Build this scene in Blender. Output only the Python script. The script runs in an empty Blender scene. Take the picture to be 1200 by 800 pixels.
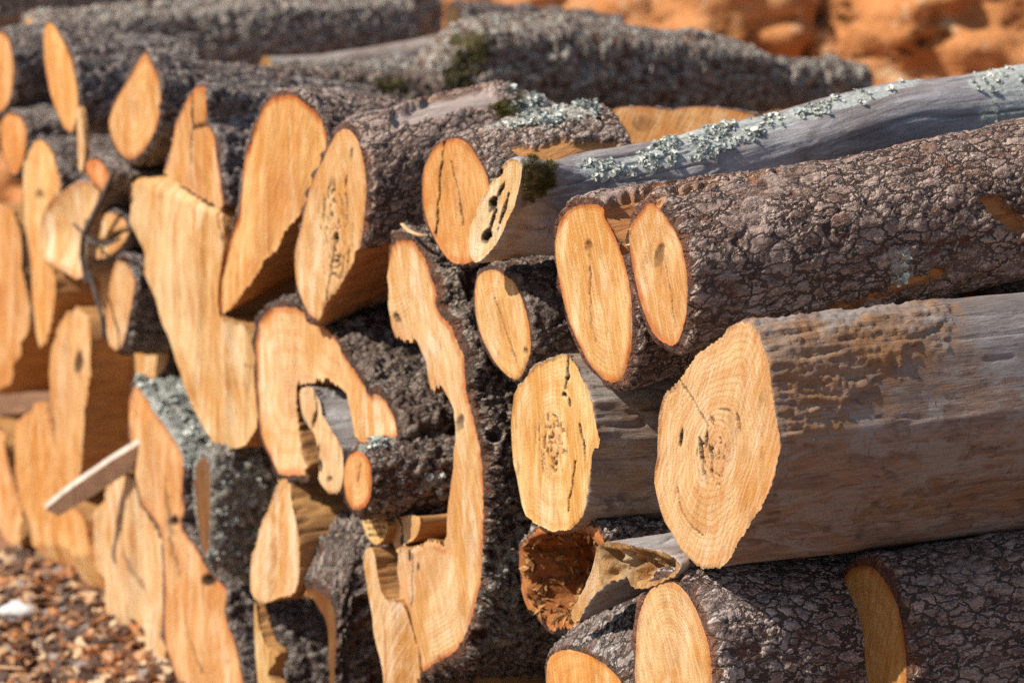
import bpy, math, random
import numpy as np
from mathutils import Vector, Matrix
from mathutils.geometry import delaunay_2d_cdt

random.seed(7)
rng = np.random.default_rng(7)
scene = bpy.context.scene
col = scene.collection
R = math.radians

# ------------------------------------------------------------------ camera
F_PX = 2823.0                       # focal length in pixels of the 1200 px wide photograph
CAM_H = 1.28
PITCH = math.atan((400 - 14) / F_PX)
DIST = 3.3                          # metres to the stack front on the optical axis
cam_d = bpy.data.cameras.new('camera')
cam = bpy.data.objects.new('camera', cam_d)
col.objects.link(cam)
cam.location = (0, 0, CAM_H)
cam.rotation_euler = (math.pi / 2 - PITCH, 0, 0)
cam_d.sensor_width = 36
cam_d.lens = 36 * F_PX / 1200
cam_d.clip_end = 200
cam_d.dof.use_dof = True
cam_d.dof.focus_distance = 3.0
cam_d.dof.aperture_fstop = 4.8
cam_d.dof.aperture_blades = 9
scene.camera = cam

# stack frame: D into the stack along the logs, T along the stack front (left, away), U right along the front
ANG = R(63)
D = np.array([math.sin(ANG), math.cos(ANG), 0.0])
T = np.array([-math.cos(ANG), math.sin(ANG), 0.0])
UP = np.array([0.0, 0.0, 1.0])
U = -T
CAM = np.array([0.0, 0.0, CAM_H])
cp, sp = math.cos(PITCH), math.sin(PITCH)
CX = np.array([1.0, 0, 0]); CY = np.array([0, sp, cp]); CF = np.array([0, cp, -sp])
P_FRONT = np.array([0.0, DIST, 0.0])

# ------------------------------------------------------------------ light
SUN = -D * 0.68 + UP * 0.66 + T * 0.11
SUN /= np.linalg.norm(SUN)
world = bpy.data.worlds.new('World'); scene.world = world; world.use_nodes = True
wn = world.node_tree
bg = wn.nodes['Background']
sky = wn.nodes.new('ShaderNodeTexSky'); sky.sky_type = 'NISHITA'; sky.sun_disc = False
sky.sun_elevation = math.asin(SUN[2])
sky.sun_rotation = math.atan2(SUN[0], SUN[1])
wn.links.new(sky.outputs[0], bg.inputs[0])
bg.inputs[1].default_value = 0.085
sl = bpy.data.lights.new('sun', 'SUN'); sl.energy = 5.0; sl.angle = R(0.53); sl.color = (1, 0.92, 0.79)
so = bpy.data.objects.new('sun', sl); col.objects.link(so)
so.rotation_euler = Vector(SUN).to_track_quat('Z', 'Y').to_euler()
so.location = (-4, -2, 6)
scene.view_settings.view_transform = 'Standard'
scene.view_settings.look = 'None'
scene.view_settings.exposure = 0.22
scene.view_settings.gamma = 1.0
scene.cycles.use_denoising = False
scene.cycles.max_bounces = 5
scene.cycles.diffuse_bounces = 3
scene.cycles.glossy_bounces = 1

# ------------------------------------------------------------------ pixel <-> space
def ray(p):
    p = np.atleast_2d(np.asarray(p, float))
    return ((p[:, :1] - 600) / F_PX) * CX - ((p[:, 1:2] - 400) / F_PX) * CY + CF
def on_plane(p, p0, n):
    r = ray(p)
    k = ((p0 - CAM) @ n) / (r @ n)
    return CAM + r * k[:, None]
def front(p, o=0.0):
    return on_plane(p, P_FRONT + D * o, D)
def to_px(P):
    q = P - CAM
    z = q @ CF
    return np.stack([600 + F_PX * (q @ CX) / z, 400 - F_PX * (q @ CY) / z], 1), z

# ------------------------------------------------------------------ noise
def _hash(ix, iy, iz, s):
    h = (ix * 374761393 + iy * 668265263 + iz * 2147483647 + s * 1274126177) & 0xFFFFFFFF
    h = ((h ^ (h >> 13)) * 1274126177) & 0xFFFFFFFF
    h = ((h ^ (h >> 16)) * 2246822519) & 0xFFFFFFFF
    return ((h ^ (h >> 15)) & 0xFFFFFF).astype(np.float32) / float(0x1000000)
def vnoise(P, s=0):
    i = np.floor(P).astype(np.int64); f = (P - i).astype(np.float32)
    w = f * f * f * (f * (f * 6 - 15) + 10)
    out = 0
    for dx in (0, 1):
        wx = w[:, 0] if dx else 1 - w[:, 0]
        for dy in (0, 1):
            wy = w[:, 1] if dy else 1 - w[:, 1]
            for dz in (0, 1):
                wz = w[:, 2] if dz else 1 - w[:, 2]
                out = out + wx * wy * wz * _hash(i[:, 0] + dx, i[:, 1] + dy, i[:, 2] + dz, s)
    return out * 2 - 1
def fbm(P, o=4, s=0):
    a, t, r = 1.0, 0.0, 0
    for k in range(o):
        r = r + a * vnoise(P, s + k); t += a; a *= 0.5; P = P * 2.03 + 11.3
    return r / t
def cells(P, s=0):
    i = np.floor(P).astype(np.int64); n = len(P)
    f1 = np.full(n, 9.0, np.float32); f2 = f1.copy(); cid = np.zeros(n, np.float32)
    for dx in (-1, 0, 1):
        for dy in (-1, 0, 1):
            for dz in (-1, 0, 1):
                cx, cy, cz = i[:, 0] + dx, i[:, 1] + dy, i[:, 2] + dz
                d = np.sqrt((cx + _hash(cx, cy, cz, s) - P[:, 0]) ** 2 + (cy + _hash(cx, cy, cz, s + 1) - P[:, 1]) ** 2
                            + (cz + _hash(cx, cy, cz, s + 2) - P[:, 2]) ** 2).astype(np.float32)
                c = _hash(cx, cy, cz, s + 3)
                near = d < f1
                f2 = np.where(near, f1, np.minimum(f2, d)); cid = np.where(near, c, cid); f1 = np.where(near, d, f1)
    return f1, f2, cid
def sstep(a, b, x):
    t = np.clip((x - a) / (b - a), 0, 1)
    return t * t * (3 - 2 * t)

# ------------------------------------------------------------------ 2-D helpers
def seg_dist(P, poly, closed=True):
    A = np.asarray(poly, float)
    B = np.roll(A, -1, 0) if closed else A[1:]
    if not closed: A = A[:-1]
    best = np.full(len(P), 1e9)
    for a, b in zip(A, B):
        ab = b - a; L = ab @ ab + 1e-12
        t = np.clip(((P - a) @ ab) / L, 0, 1)
        d = np.hypot(P[:, 0] - a[0] - t * ab[0], P[:, 1] - a[1] - t * ab[1])
        best = np.minimum(best, d)
    return best
def inside(P, poly):
    A = np.asarray(poly, float); B = np.roll(A, -1, 0)
    c = np.zeros(len(P), bool)
    for a, b in zip(A, B):
        m = (a[1] > P[:, 1]) != (b[1] > P[:, 1])
        x = (b[0] - a[0]) * (P[:, 1] - a[1]) / (b[1] - a[1] + 1e-15) + a[0]
        c ^= m & (P[:, 0] < x)
    return c
def chaikin(A, n):
    for _ in range(n):
        B = np.roll(A, -1, 0)
        A = np.stack([A * .75 + B * .25, A * .25 + B * .75], 1).reshape(-1, 2)
    return A
def resample(A, ds, wfun=None):
    C = np.vstack([A, A[:1]])
    seg = np.hypot(*np.diff(C, axis=0).T)
    if wfun is not None:
        e = np.diff(C, axis=0); nrm = np.stack([e[:, 1], -e[:, 0]], 1) / (seg[:, None] + 1e-12)
        seg = seg * wfun(nrm)
    s = np.concatenate([[0], np.cumsum(seg)])
    n = max(16, int(s[-1] / ds))
    q = np.linspace(0, s[-1], n, endpoint=False)
    return np.stack([np.interp(q, s, C[:, 0]), np.interp(q, s, C[:, 1])], 1)
def circ(cx, cy, rx, ry, n=26, rot=0.0, wob=0.06):
    a = np.linspace(0, 2 * math.pi, n, endpoint=False)
    k = 1 + wob * np.array([random.uniform(-1, 1) for _ in a])
    x, y = rx * k * np.cos(a), ry * k * np.sin(a)
    c, s = math.cos(R(rot)), math.sin(R(rot))
    return [(cx + c * i - s * j, cy + s * i + c * j) for i, j in zip(x, y)]

# ------------------------------------------------------------------ materials
class NT:
    def __init__(s, name):
        s.m = bpy.data.materials.new(name); s.m.use_nodes = True
        s.t = s.m.node_tree; s.p = s.t.nodes['Principled BSDF']
    def n(s, typ, **kw):
        nd = s.t.nodes.new(typ)
        for k, v in kw.items(): setattr(nd, k, v)
        return nd
    def put(s, sock, v):
        if v is None: return
        if hasattr(v, 'is_output') or isinstance(v, bpy.types.NodeSocket): s.t.links.new(v, sock)
        else: sock.default_value = v
    def attr(s, name, out='Fac'): return s.n('ShaderNodeAttribute', attribute_name=name).outputs[out]
    def math(s, op, a, b=None, c=None, clamp=False):
        nd = s.n('ShaderNodeMath', operation=op, use_clamp=clamp)
        s.put(nd.inputs[0], a); s.put(nd.inputs[1], b)
        if c is not None: s.put(nd.inputs[2], c)
        return nd.outputs[0]
    def vmul(s, v, k):
        nd = s.n('ShaderNodeVectorMath', operation='MULTIPLY'); s.put(nd.inputs[0], v); s.put(nd.inputs[1], k); return nd.outputs[0]
    def vadd(s, v, k):
        nd = s.n('ShaderNodeVectorMath', operation='ADD'); s.put(nd.inputs[0], v); s.put(nd.inputs[1], k); return nd.outputs[0]
    def noise(s, v, scale=1.0, detail=4, rough=.55, dist=0.0, out='Fac'):
        nd = s.n('ShaderNodeTexNoise'); s.put(nd.inputs['Vector'], v)
        nd.inputs['Scale'].default_value = scale; nd.inputs['Detail'].default_value = detail
        nd.inputs['Roughness'].default_value = rough; nd.inputs['Distortion'].default_value = dist
        return nd.outputs[out]
    def mix(s, f, a, b, mode='MIX'):
        nd = s.n('ShaderNodeMix', data_type='RGBA', blend_type=mode)
        s.put(nd.inputs[0], f); s.put(nd.inputs[6], a if not isinstance(a, tuple) else (*a, 1)[:4])
        s.put(nd.inputs[7], b if not isinstance(b, tuple) else (*b, 1)[:4])
        return nd.outputs[2]
    def ss(s, x, a, b):
        nd = s.n('ShaderNodeMapRange', interpolation_type='SMOOTHSTEP'); s.put(nd.inputs[0], x)
        nd.inputs[1].default_value = a; nd.inputs[2].default_value = b
        return nd.outputs[0]
    def bump(s, h, strength, dist, prev=None):
        nd = s.n('ShaderNodeBump'); s.put(nd.inputs['Height'], h)
        nd.inputs['Strength'].default_value = strength; nd.inputs['Distance'].default_value = dist
        if prev is not None: s.put(nd.inputs['Normal'], prev)
        return nd.outputs[0]
    def fin(s, colr, rough=.8, normal=None, spec=.3):
        s.put(s.p.inputs['Base Color'], colr); s.put(s.p.inputs['Roughness'], rough)
        if normal is not None: s.put(s.p.inputs['Normal'], normal)
        s.p.inputs['Specular IOR Level'].default_value = spec
        return s.m

def seeded(k, v):
    oi = k.n('ShaderNodeObjectInfo')
    r = k.math('MULTIPLY', oi.outputs['Random'], 17.0)
    cmb = k.n('ShaderNodeCombineXYZ')
    for i in range(3): k.put(cmb.inputs[i], r)
    k.alpha = oi.outputs['Alpha']
    return k.vadd(v, cmb.outputs[0]), oi.outputs['Color'], oi.outputs['Random']

def mat_cut():
    k = NT('fresh_cut_wood')
    v, tint, rnd = seeded(k, k.attr('fco', 'Vector'))
    rad, rot, rim = k.attr('rad'), k.attr('rot'), k.attr('rim')
    big = k.noise(k.vmul(v, (9, 5, 9)), 1, 4, .6, .6)
    c = k.mix(k.ss(big, .38, .62), (.76, .515, .25), (.60, .295, .078))
    pale = k.noise(k.vmul(k.vadd(v, (3, 5, 1)), (16, 4, 13)), 1, 4, .65, .6)
    c = k.mix(k.math('MULTIPLY', k.ss(pale, .52, .66), .75), c, (.83, .67, .45))
    # growth rings
    wob = k.noise(k.vmul(v, (12, 12, 12)), 1, 3, .6)
    ph = k.math('ADD', k.math('MULTIPLY', rad, 120), k.math('MULTIPLY', wob, 7))
    ring = k.math('SINE', ph)
    ringf = k.math('MULTIPLY', k.ss(ring, .1, 1.0), k.math('MULTIPLY', k.ss(k.noise(k.vmul(v, (7, 7, 7)), 1, 2), .30, .55), k.math('MULTIPLY_ADD', k.alpha, .40, .08)))
    c = k.mix(ringf, c, (.48, .22, .07))
    ph2 = k.math('ADD', k.math('MULTIPLY', rad, 26), k.math('MULTIPLY', wob, 4.5))
    band = k.math('MULTIPLY', k.ss(k.math('SINE', ph2), .0, 1.0), k.math('MULTIPLY_ADD', k.alpha, .30, .05))
    c = k.mix(band, c, (.60, .26, .07))
    heart = k.math('MULTIPLY', k.ss(k.math('SUBTRACT', 1.0, rad), .62, .96), .45)
    c = k.mix(heart, c, (.52, .23, .085))
    # saw marks and torn fibres
    sv = k.n('ShaderNodeVectorRotate', rotation_type='AXIS_ANGLE'); k.put(sv.inputs['Vector'], v)
    sv.inputs['Axis'].default_value = (0, 0, 1); k.put(sv.inputs['Angle'], k.math('MULTIPLY_ADD', rnd, 1.1, -.55))
    saw = k.noise(k.vmul(sv.outputs[0], (300, 12, 60)), 1, 4, .7)
    c = k.mix(k.math('MULTIPLY', k.ss(saw, .49, .64), k.math('MULTIPLY_ADD', k.alpha, -.06, .34)), c, (.44, .18, .05))
    stk = k.noise(k.vmul(k.vadd(v, (7, 1, 2)), (85, 5, 30)), 1, 4, .65, .5)
    c = k.mix(k.math('MULTIPLY', k.ss(stk, .54, .68), k.math('MULTIPLY_ADD', k.alpha, -.55, .75)), c, (.43, .165, .04))
    c = k.mix(k.math('MULTIPLY', k.ss(stk, .44, .32), k.math('MULTIPLY_ADD', k.alpha, -.40, .6)), c, (.86, .68, .46))
    c = k.mix(k.math('MULTIPLY', k.ss(saw, .50, .36), .38), c, (.90, .72, .48))
    fib = k.noise(k.vmul(v, (520, 420, 400)), 1, 3, .7)
    c = k.mix(k.math('MULTIPLY', k.ss(fib, .5, .75), .32), c, (.46, .20, .065))
    st = k.noise(k.vmul(k.vadd(v, (9, 2, 4)), (30, 15, 30)), 1, 4, .65, .7)
    c = k.mix(k.math('MULTIPLY', k.ss(st, .60, .74), .5), c, (.47, .19, .05))
    rn = k.noise(k.vmul(v, (45, 45, 45)), 1, 4, .65)
    c = k.mix(k.math('MULTIPLY', rim, k.math('MULTIPLY_ADD', k.ss(rn, .3, .6), .55, .5)), c, (.47, .13, .032))
    dirt = k.noise(k.vmul(k.vadd(v, (5, 5, 9)), (22, 22, 22)), 1, 4, .7, .8)
    c = k.mix(k.math('MULTIPLY', k.ss(dirt, .58, .74), .55), c, (.36, .21, .11))
    c = k.mix(k.math('MULTIPLY', rot, .98), c, (.030, .017, .010))  # rot stain; the shade inside holes and cracks is painted in too
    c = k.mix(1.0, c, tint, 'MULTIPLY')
    h = k.math('ADD', k.math('MULTIPLY', saw, .8), k.math('MULTIPLY', fib, .7))
    return k.fin(c, .75, k.bump(k.math('ADD', h, k.math('MULTIPLY', stk, 1.2)), .9, .0026), .2)

def mat_shell(mode):
    k = NT({'bark': 'rough_bark', 'bare': 'bare_weathered_wood', 'mix': 'bark_with_bare_patches'}[mode])
    v, tint, rnd = seeded(k, k.attr('bco', 'Vector'))
    hgt, cid = k.attr('hgt'), k.attr('cid')
    wood, grey, lich, moss = k.attr('wood'), k.attr('grey'), k.attr('lich'), k.attr('moss')
    n1 = k.noise(k.vmul(v, (26, 26, 18)), 1, 4, .65, .3)
    n2 = k.noise(k.vmul(v, (170, 170, 120)), 1, 4, .7)
    n3 = k.noise(k.vmul(v, (7, 7, 5)), 1, 4, .6, .4)
    if mode != 'bare':
        plate = k.mix(k.ss(n1, .36, .66), (.205, .128, .098), (.37, .29, .25))
        plate = k.mix(k.math('MULTIPLY', k.ss(n3, .48, .68), .75), plate, (.19, .088, .058))
        plate = k.mix(k.math('MULTIPLY', k.ss(cid, .40, .15), .65), plate, (.15, .095, .075))
        plate = k.mix(k.math('MULTIPLY', k.ss(cid, .5, .9), .8), plate, (.50, .445, .41))
        plate = k.mix(k.math('MULTIPLY', k.ss(n2, .52, .72), .65), plate, (.58, .53, .50))
        plate = k.mix(k.math('MULTIPLY', k.ss(n2, .46, .28), .85), plate, (.058, .036, .028))
        wv = k.vadd(k.vmul(v, (50, 50, 24)), k.vmul(k.noise(k.vmul(v, (42, 42, 30)), 1, 4, .65, 0, 'Color'), (1.5, 1.5, 1.3)))
        vo = k.n('ShaderNodeTexVoronoi', feature='DISTANCE_TO_EDGE'); k.put(vo.inputs['Vector'], wv); vo.inputs['Scale'].default_value = 1.25
        vc = k.n('ShaderNodeTexVoronoi', feature='F1'); k.put(vc.inputs['Vector'], wv); vc.inputs['Scale'].default_value = 1.25
        vo2 = k.n('ShaderNodeTexVoronoi', feature='DISTANCE_TO_EDGE'); k.put(vo2.inputs['Vector'], wv); vo2.inputs['Scale'].default_value = 3.1
        sepc = k.n('ShaderNodeSeparateColor'); k.put(sepc.inputs[0], vc.outputs['Color'])
        fade = k.ss(n3, .28, .46)
        crk = k.math('MULTIPLY', k.ss(vo.outputs['Distance'], .10, .03), fade)
        crk2 = k.math('MULTIPLY', k.ss(vo2.outputs['Distance'], .08, .01), k.math('MULTIPLY', k.ss(n1, .42, .6), .6))
        crk = k.math('MAXIMUM', crk, crk2)
        dome = k.ss(vo.outputs['Distance'], .0, .30)
        lr = k.noise(k.vmul(k.vadd(v, (3, 9, 2)), (48, 48, 9)), 1, 4, .6, .9)
        fz = k.math('MULTIPLY', k.ss(k.math('ABSOLUTE', k.math('SUBTRACT', lr, .5)), .022, .004), .40)
        crk = k.math('MAXIMUM', crk, fz)
        lip = k.math('MULTIPLY', k.math('MULTIPLY', k.ss(vo.outputs['Distance'], .05, .10), k.ss(vo.outputs['Distance'], .20, .12)), fade)
        plate = k.mix(k.math('MULTIPLY', k.ss(sepc.outputs[0], .35, .85), .75), plate, (.46, .40, .37))
        plate = k.mix(k.math('MULTIPLY', k.ss(sepc.outputs[1], .5, .95), .5), plate, (.16, .10, .078))
        plate = k.mix(k.math('MULTIPLY', lip, .70), plate, (.60, .53, .49))
        plate = k.mix(k.math('MULTIPLY', crk, .92), plate, (.045, .028, .021))
        crev = k.mix(k.ss(n1, .4, .6), (.085, .053, .040), (.20, .092, .055))
        bark = k.mix(k.ss(hgt, .12, .42), crev, plate)
    # lichen crust as flat colour under the modelled tufts
    lm = k.noise(k.vmul(k.vadd(v, (4, 4, 4)), (60, 60, 50)), 1, 4, .7, .5)
    lf = k.math('MULTIPLY', k.ss(k.math('ADD', lm, k.math('MULTIPLY', lich, .36)), .60, .74), k.ss(lich, .02, .2))
    lc = k.mix(k.ss(n2, .35, .65), (.34, .36, .33), (.58, .60, .56))
    if mode != 'bark':
        # bare wood with grain along the log
        g1 = k.noise(k.vmul(v, (60, 60, 12)), 1, 4, .68, .9)
        g2 = k.noise(k.vmul(v, (330, 330, 26)), 1, 4, .7, .4)
        g3 = k.noise(k.vmul(v, (9, 9, 3)), 1, 4, .6, .6)
        fw = k.mix(k.ss(g1, .35, .65), (.58, .31, .115), (.40, .19, .065))
        fw = k.mix(k.math('MULTIPLY', k.ss(g2, .5, .75), .5), fw, (.27, .12, .04))
        gw = k.mix(k.ss(g3, .38, .62), (.24, .205, .19), (.40, .38, .38))
        gw = k.mix(k.math('MULTIPLY', k.ss(g1, .48, .68), .6), gw, (.55, .53, .53))
        gw = k.mix(k.math('MULTIPLY', k.ss(g2, .54, .74), .7), gw, (.085, .062, .05))
        br = k.noise(k.vmul(k.vadd(v, (1, 8, 3)), (16, 16, 6)), 1, 4, .65, .8)
        tanw = k.mix(k.ss(g1, .4, .62), (.27, .18, .14), (.44, .31, .235))
        tanw = k.mix(k.math('MULTIPLY', k.ss(br, .48, .7), .8), tanw, (.42, .25, .115))
        s1 = k.noise(k.vmul(k.vadd(v, (2, 3, 8)), (42, 42, 22)), 1, 4, .7, .5)
        tanw = k.mix(k.math('MULTIPLY', k.ss(s1, .54, .68), .75), tanw, (.36, .33, .31))
        tanw = k.mix(k.math('MULTIPLY', k.ss(s1, .44, .32), .8), tanw, (.085, .05, .034))
        tanw = k.mix(k.math('MULTIPLY', k.ss(g2, .52, .72), .6), tanw, (.10, .055, .032))
        pt = k.noise(k.vmul(k.vadd(v, (6, 1, 5)), (17, 17, 10)), 1, 4, .68, 1.0)
        tanw = k.mix(k.math('MULTIPLY', k.ss(pt, .50, .58), .85), tanw, (.42, .375, .345))
        tanw = k.mix(k.math('MULTIPLY', k.ss(pt, .44, .36), .6), tanw, (.40, .20, .075))
        xc = k.noise(k.vmul(k.vadd(v, (2, 6, 4)), (14, 14, 95)), 1, 2, .5, .4)
        xl = k.math('MULTIPLY', k.ss(k.math('ABSOLUTE', k.math('SUBTRACT', xc, .64)), .012, .0), k.ss(pt, .40, .55))
        tanw = k.mix(k.math('MULTIPLY', xl, .8), tanw, (.05, .032, .024))
        gw2 = k.mix(k.ss(grey, .5, .95), tanw, gw)
        bare = k.mix(k.ss(grey, .1, .42), fw, gw2)
    c = bark if mode == 'bark' else bare if mode == 'bare' else k.mix(wood, bark, bare)
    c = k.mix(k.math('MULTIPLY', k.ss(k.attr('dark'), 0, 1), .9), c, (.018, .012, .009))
    c = k.mix(lf, c, lc)
    mc = k.mix(k.ss(n2, .4, .6), (.045, .038, .010), (.15, .125, .022))
    c = k.mix(k.math('MULTIPLY', moss, k.ss(n1, .30, .45)), c, mc)
    c = k.mix(1.0, c, tint, 'MULTIPLY')
    if mode != 'bare':
        hb = k.math('ADD', k.math('SUBTRACT', k.math('MULTIPLY', n2, .9), k.math('MULTIPLY', crk, .9)), k.math('ADD', k.math('MULTIPLY', k.math('MULTIPLY', dome, fade), .85), k.math('MULTIPLY', sepc.outputs[2], .8)))
    if mode != 'bark':
        hw = k.math('ADD', k.math('MULTIPLY', g1, .7), k.math('MULTIPLY', g2, .6))
    if mode == 'mix':
        hm = k.n('ShaderNodeMix', data_type='FLOAT'); k.put(hm.inputs[0], wood); k.put(hm.inputs[2], hb); k.put(hm.inputs[3], hw); hh_ = hm.outputs[0]
    else: hh_ = hb if mode == 'bark' else hw
    return k.fin(c, .62, k.bump(hh_, 1.0, .0042), .45)

def mat_simple(name, c1, c2, scale=60, c3=None, rough=.85, bump=.004, island=False):
    k = NT(name)
    v = k.n('ShaderNodeTexCoord').outputs['Object']
    n = k.noise(v, scale, 5, .65, .3)
    c = k.mix(k.ss(n, .35, .65), c1, c2)
    if c3:
        f = k.n('ShaderNodeNewGeometry').outputs['Random Per Island'] if island else k.noise(v, scale * .23, 4, .6, .4)
        c = k.mix(k.ss(f, .5, .75), c, c3)
    return k.fin(c, rough, k.bump(n, .6, bump), .2)

M_CUT = mat_cut()
M_SH = {m: mat_shell(m) for m in ('bark', 'bare', 'mix')}
M_LICH = mat_simple('pale_lichen', (.52, .54, .49), (.78, .79, .73), 90, (.40, .45, .44), island=True)
M_MOSS = mat_simple('olive_moss', (.05, .042, .010), (.17, .14, .025), 80)
M_SPLIT = mat_simple('pale_splinter', (.62, .40, .19), (.78, .58, .34), 70)

def mat_chip():
    k = NT('wood_chips')
    g = k.n('ShaderNodeNewGeometry').outputs['Random Per Island']
    r = k.n('ShaderNodeValToRGB'); k.put(r.inputs[0], g)
    cols = [(.20, .10, .06), (.50, .27, .14), (.09, .06, .05), (.66, .43, .25), (.28, .15, .09), (.30, .25, .23), (.55, .24, .10), (.12, .07, .05), (.66, .48, .31)]
    e = r.color_ramp.elements
    r.color_ramp.interpolation = 'CONSTANT'
    while len(e) < len(cols): e.new(.5)
    for i, cc in enumerate(cols): e[i].position = i / len(cols); e[i].color = (*cc, 1)
    v = k.n('ShaderNodeTexCoord').outputs['Object']
    n = k.noise(v, 150, 4, .6)
    c = k.mix(k.math('MULTIPLY', k.ss(n, .5, .7), .5), r.outputs[0], (.10, .05, .03))
    return k.fin(c, .85, None, .2)
M_CHIP = mat_chip()
M_SOIL = mat_simple('reddish_soil', (.17, .09, .055), (.36, .20, .12), 45, (.44, .24, .13), bump=.02)

# ------------------------------------------------------------------ mesh helpers
def mesh_obj(name, V, Fc, mat, parent=None, loc=None, attrs=None, smooth=True):
    me = bpy.data.meshes.new(name)
    V = np.asarray(V, np.float32)
    if isinstance(Fc, np.ndarray):
        nf, k = Fc.shape
        me.vertices.add(len(V)); me.vertices.foreach_set('co', V.ravel())
        me.loops.add(nf * k); me.loops.foreach_set('vertex_index', Fc.astype(np.int32).ravel())
        me.polygons.add(nf); me.polygons.foreach_set('loop_start', np.arange(0, nf * k, k, dtype=np.int32))
        me.update(calc_edges=True)
    else:
        me.from_pydata(V.tolist(), [], Fc)
    if smooth:
        me.polygons.foreach_set('use_smooth', np.ones(len(me.polygons), bool))
    for an, av in (attrs or {}).items():
        av = np.asarray(av, np.float32)
        if av.ndim == 2:
            a = me.attributes.new(an, 'FLOAT_VECTOR', 'POINT'); a.data.foreach_set('vector', av.ravel())
        else:
            a = me.attributes.new(an, 'FLOAT', 'POINT'); a.data.foreach_set('value', av)
    me.materials.append(mat)
    o = bpy.data.objects.new(name, me); col.objects.link(o)
    if parent is not None: o.parent = parent
    if loc is not None: o.location = loc
    return o
def thing(name, label, cat, loc, group=None):
    e = bpy.data.objects.new(name, None); col.objects.link(e); e.location = loc
    e.empty_display_size = .05
    e['label'] = label; e['category'] = cat
    if group: e['group'] = group
    return e

# ------------------------------------------------------------------ bark relief: height (m) and 0..1 plate value
def relief(q, kind, s):
    off = np.array([s * 1.7, s * 3.1, s * .9])
    lump = fbm(q * np.array([6, 6, 4]) + off, 3, 1)
    fine = fbm(q * np.array([190, 190, 130]) + off, 3, 5)
    if kind == 'plate':
        w = np.stack([fbm(q * 30 + off, 2, 2), fbm(q * 30 + off + 7, 2, 3), fbm(q * 30 + off + 13, 2, 4)], 1) * .010
        a, b, c = cells((q + w) * np.array([46, 46, 26]) + off, 20)
        e = sstep(.01, .10, b - a) * .6 + .4
        t = (fbm(q * np.array([58, 58, 34]) + off + w * 30, 4, 15) * .5 + .5 + (c - .5) * .3) * 5
        fl = np.floor(t); terr = (fl + sstep(.70, 1.0, t - fl)) / 5
        fis = sstep(.0, .07, np.abs(fbm((q + w) * np.array([30, 30, 9]) + off, 3, 25)))
        h = e * .0020 + terr * .0075 + fis * .0022 + fine * .0009 - .002
        return h + lump * .007, np.clip((e * .4 + .6) * (.35 + .65 * fis) * (.35 + .65 * sstep(.25, .55, terr)), 0, 1), c
    if kind == 'ridge':
        w = np.stack([fbm(q * 38 + off, 2, 2), fbm(q * 38 + off + 7, 2, 3), fbm(q * 38 + off + 13, 2, 4)], 1) * .022
        a, b, c = cells((q + w) * np.array([62, 62, 30]) + off, 60)
        rg = 1 - np.abs(fbm((q + w * .5) * np.array([75, 75, 38]) + off, 4, 9)) * 2.4
        rg2 = 1 - np.abs(fbm(q * np.array([210, 210, 120]) + off, 3, 19)) * 2.4
        e = sstep(.0, .30, b - a)
        h = e * (.1 + .9 * c) * .0075 + rg * .0060 + rg2 * .0026 + fine * .002 - .004
        return h + lump * .009, np.clip(e * .45 + rg * .40 + rg2 * .15, 0, 1), c
    if kind == 'lumpy':
        a, b, c = cells(q * np.array([19, 19, 12]) + off + fbm(q * 26 + off, 3)[:, None] * .7, 80)
        rg = 1 - np.abs(fbm(q * np.array([70, 70, 40]) + off, 4, 9)) * 2.4
        e = sstep(.0, .5, b - a)
        return e * (.1 + .9 * c) * .014 + rg * .005 + fine * .003 + lump * .022, np.clip(e * .5 + rg * .5, 0, 1), c
    # smooth, debarked: grain and long checks
    g = fbm(q * np.array([70, 70, 5]) + off, 4, 3)
    ck = np.abs(fbm(q * np.array([26, 26, 2.6]) + off + 5, 3, 7))
    h = g * .0024 - (1 - sstep(.0, .045, ck)) * .0045 + lump * .010 + fbm(q * np.array([18, 18, 9]) + off, 3, 27) * .005 + fine * .0004
    return h, np.full(len(q), .8), np.full(len(q), .5)

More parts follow.
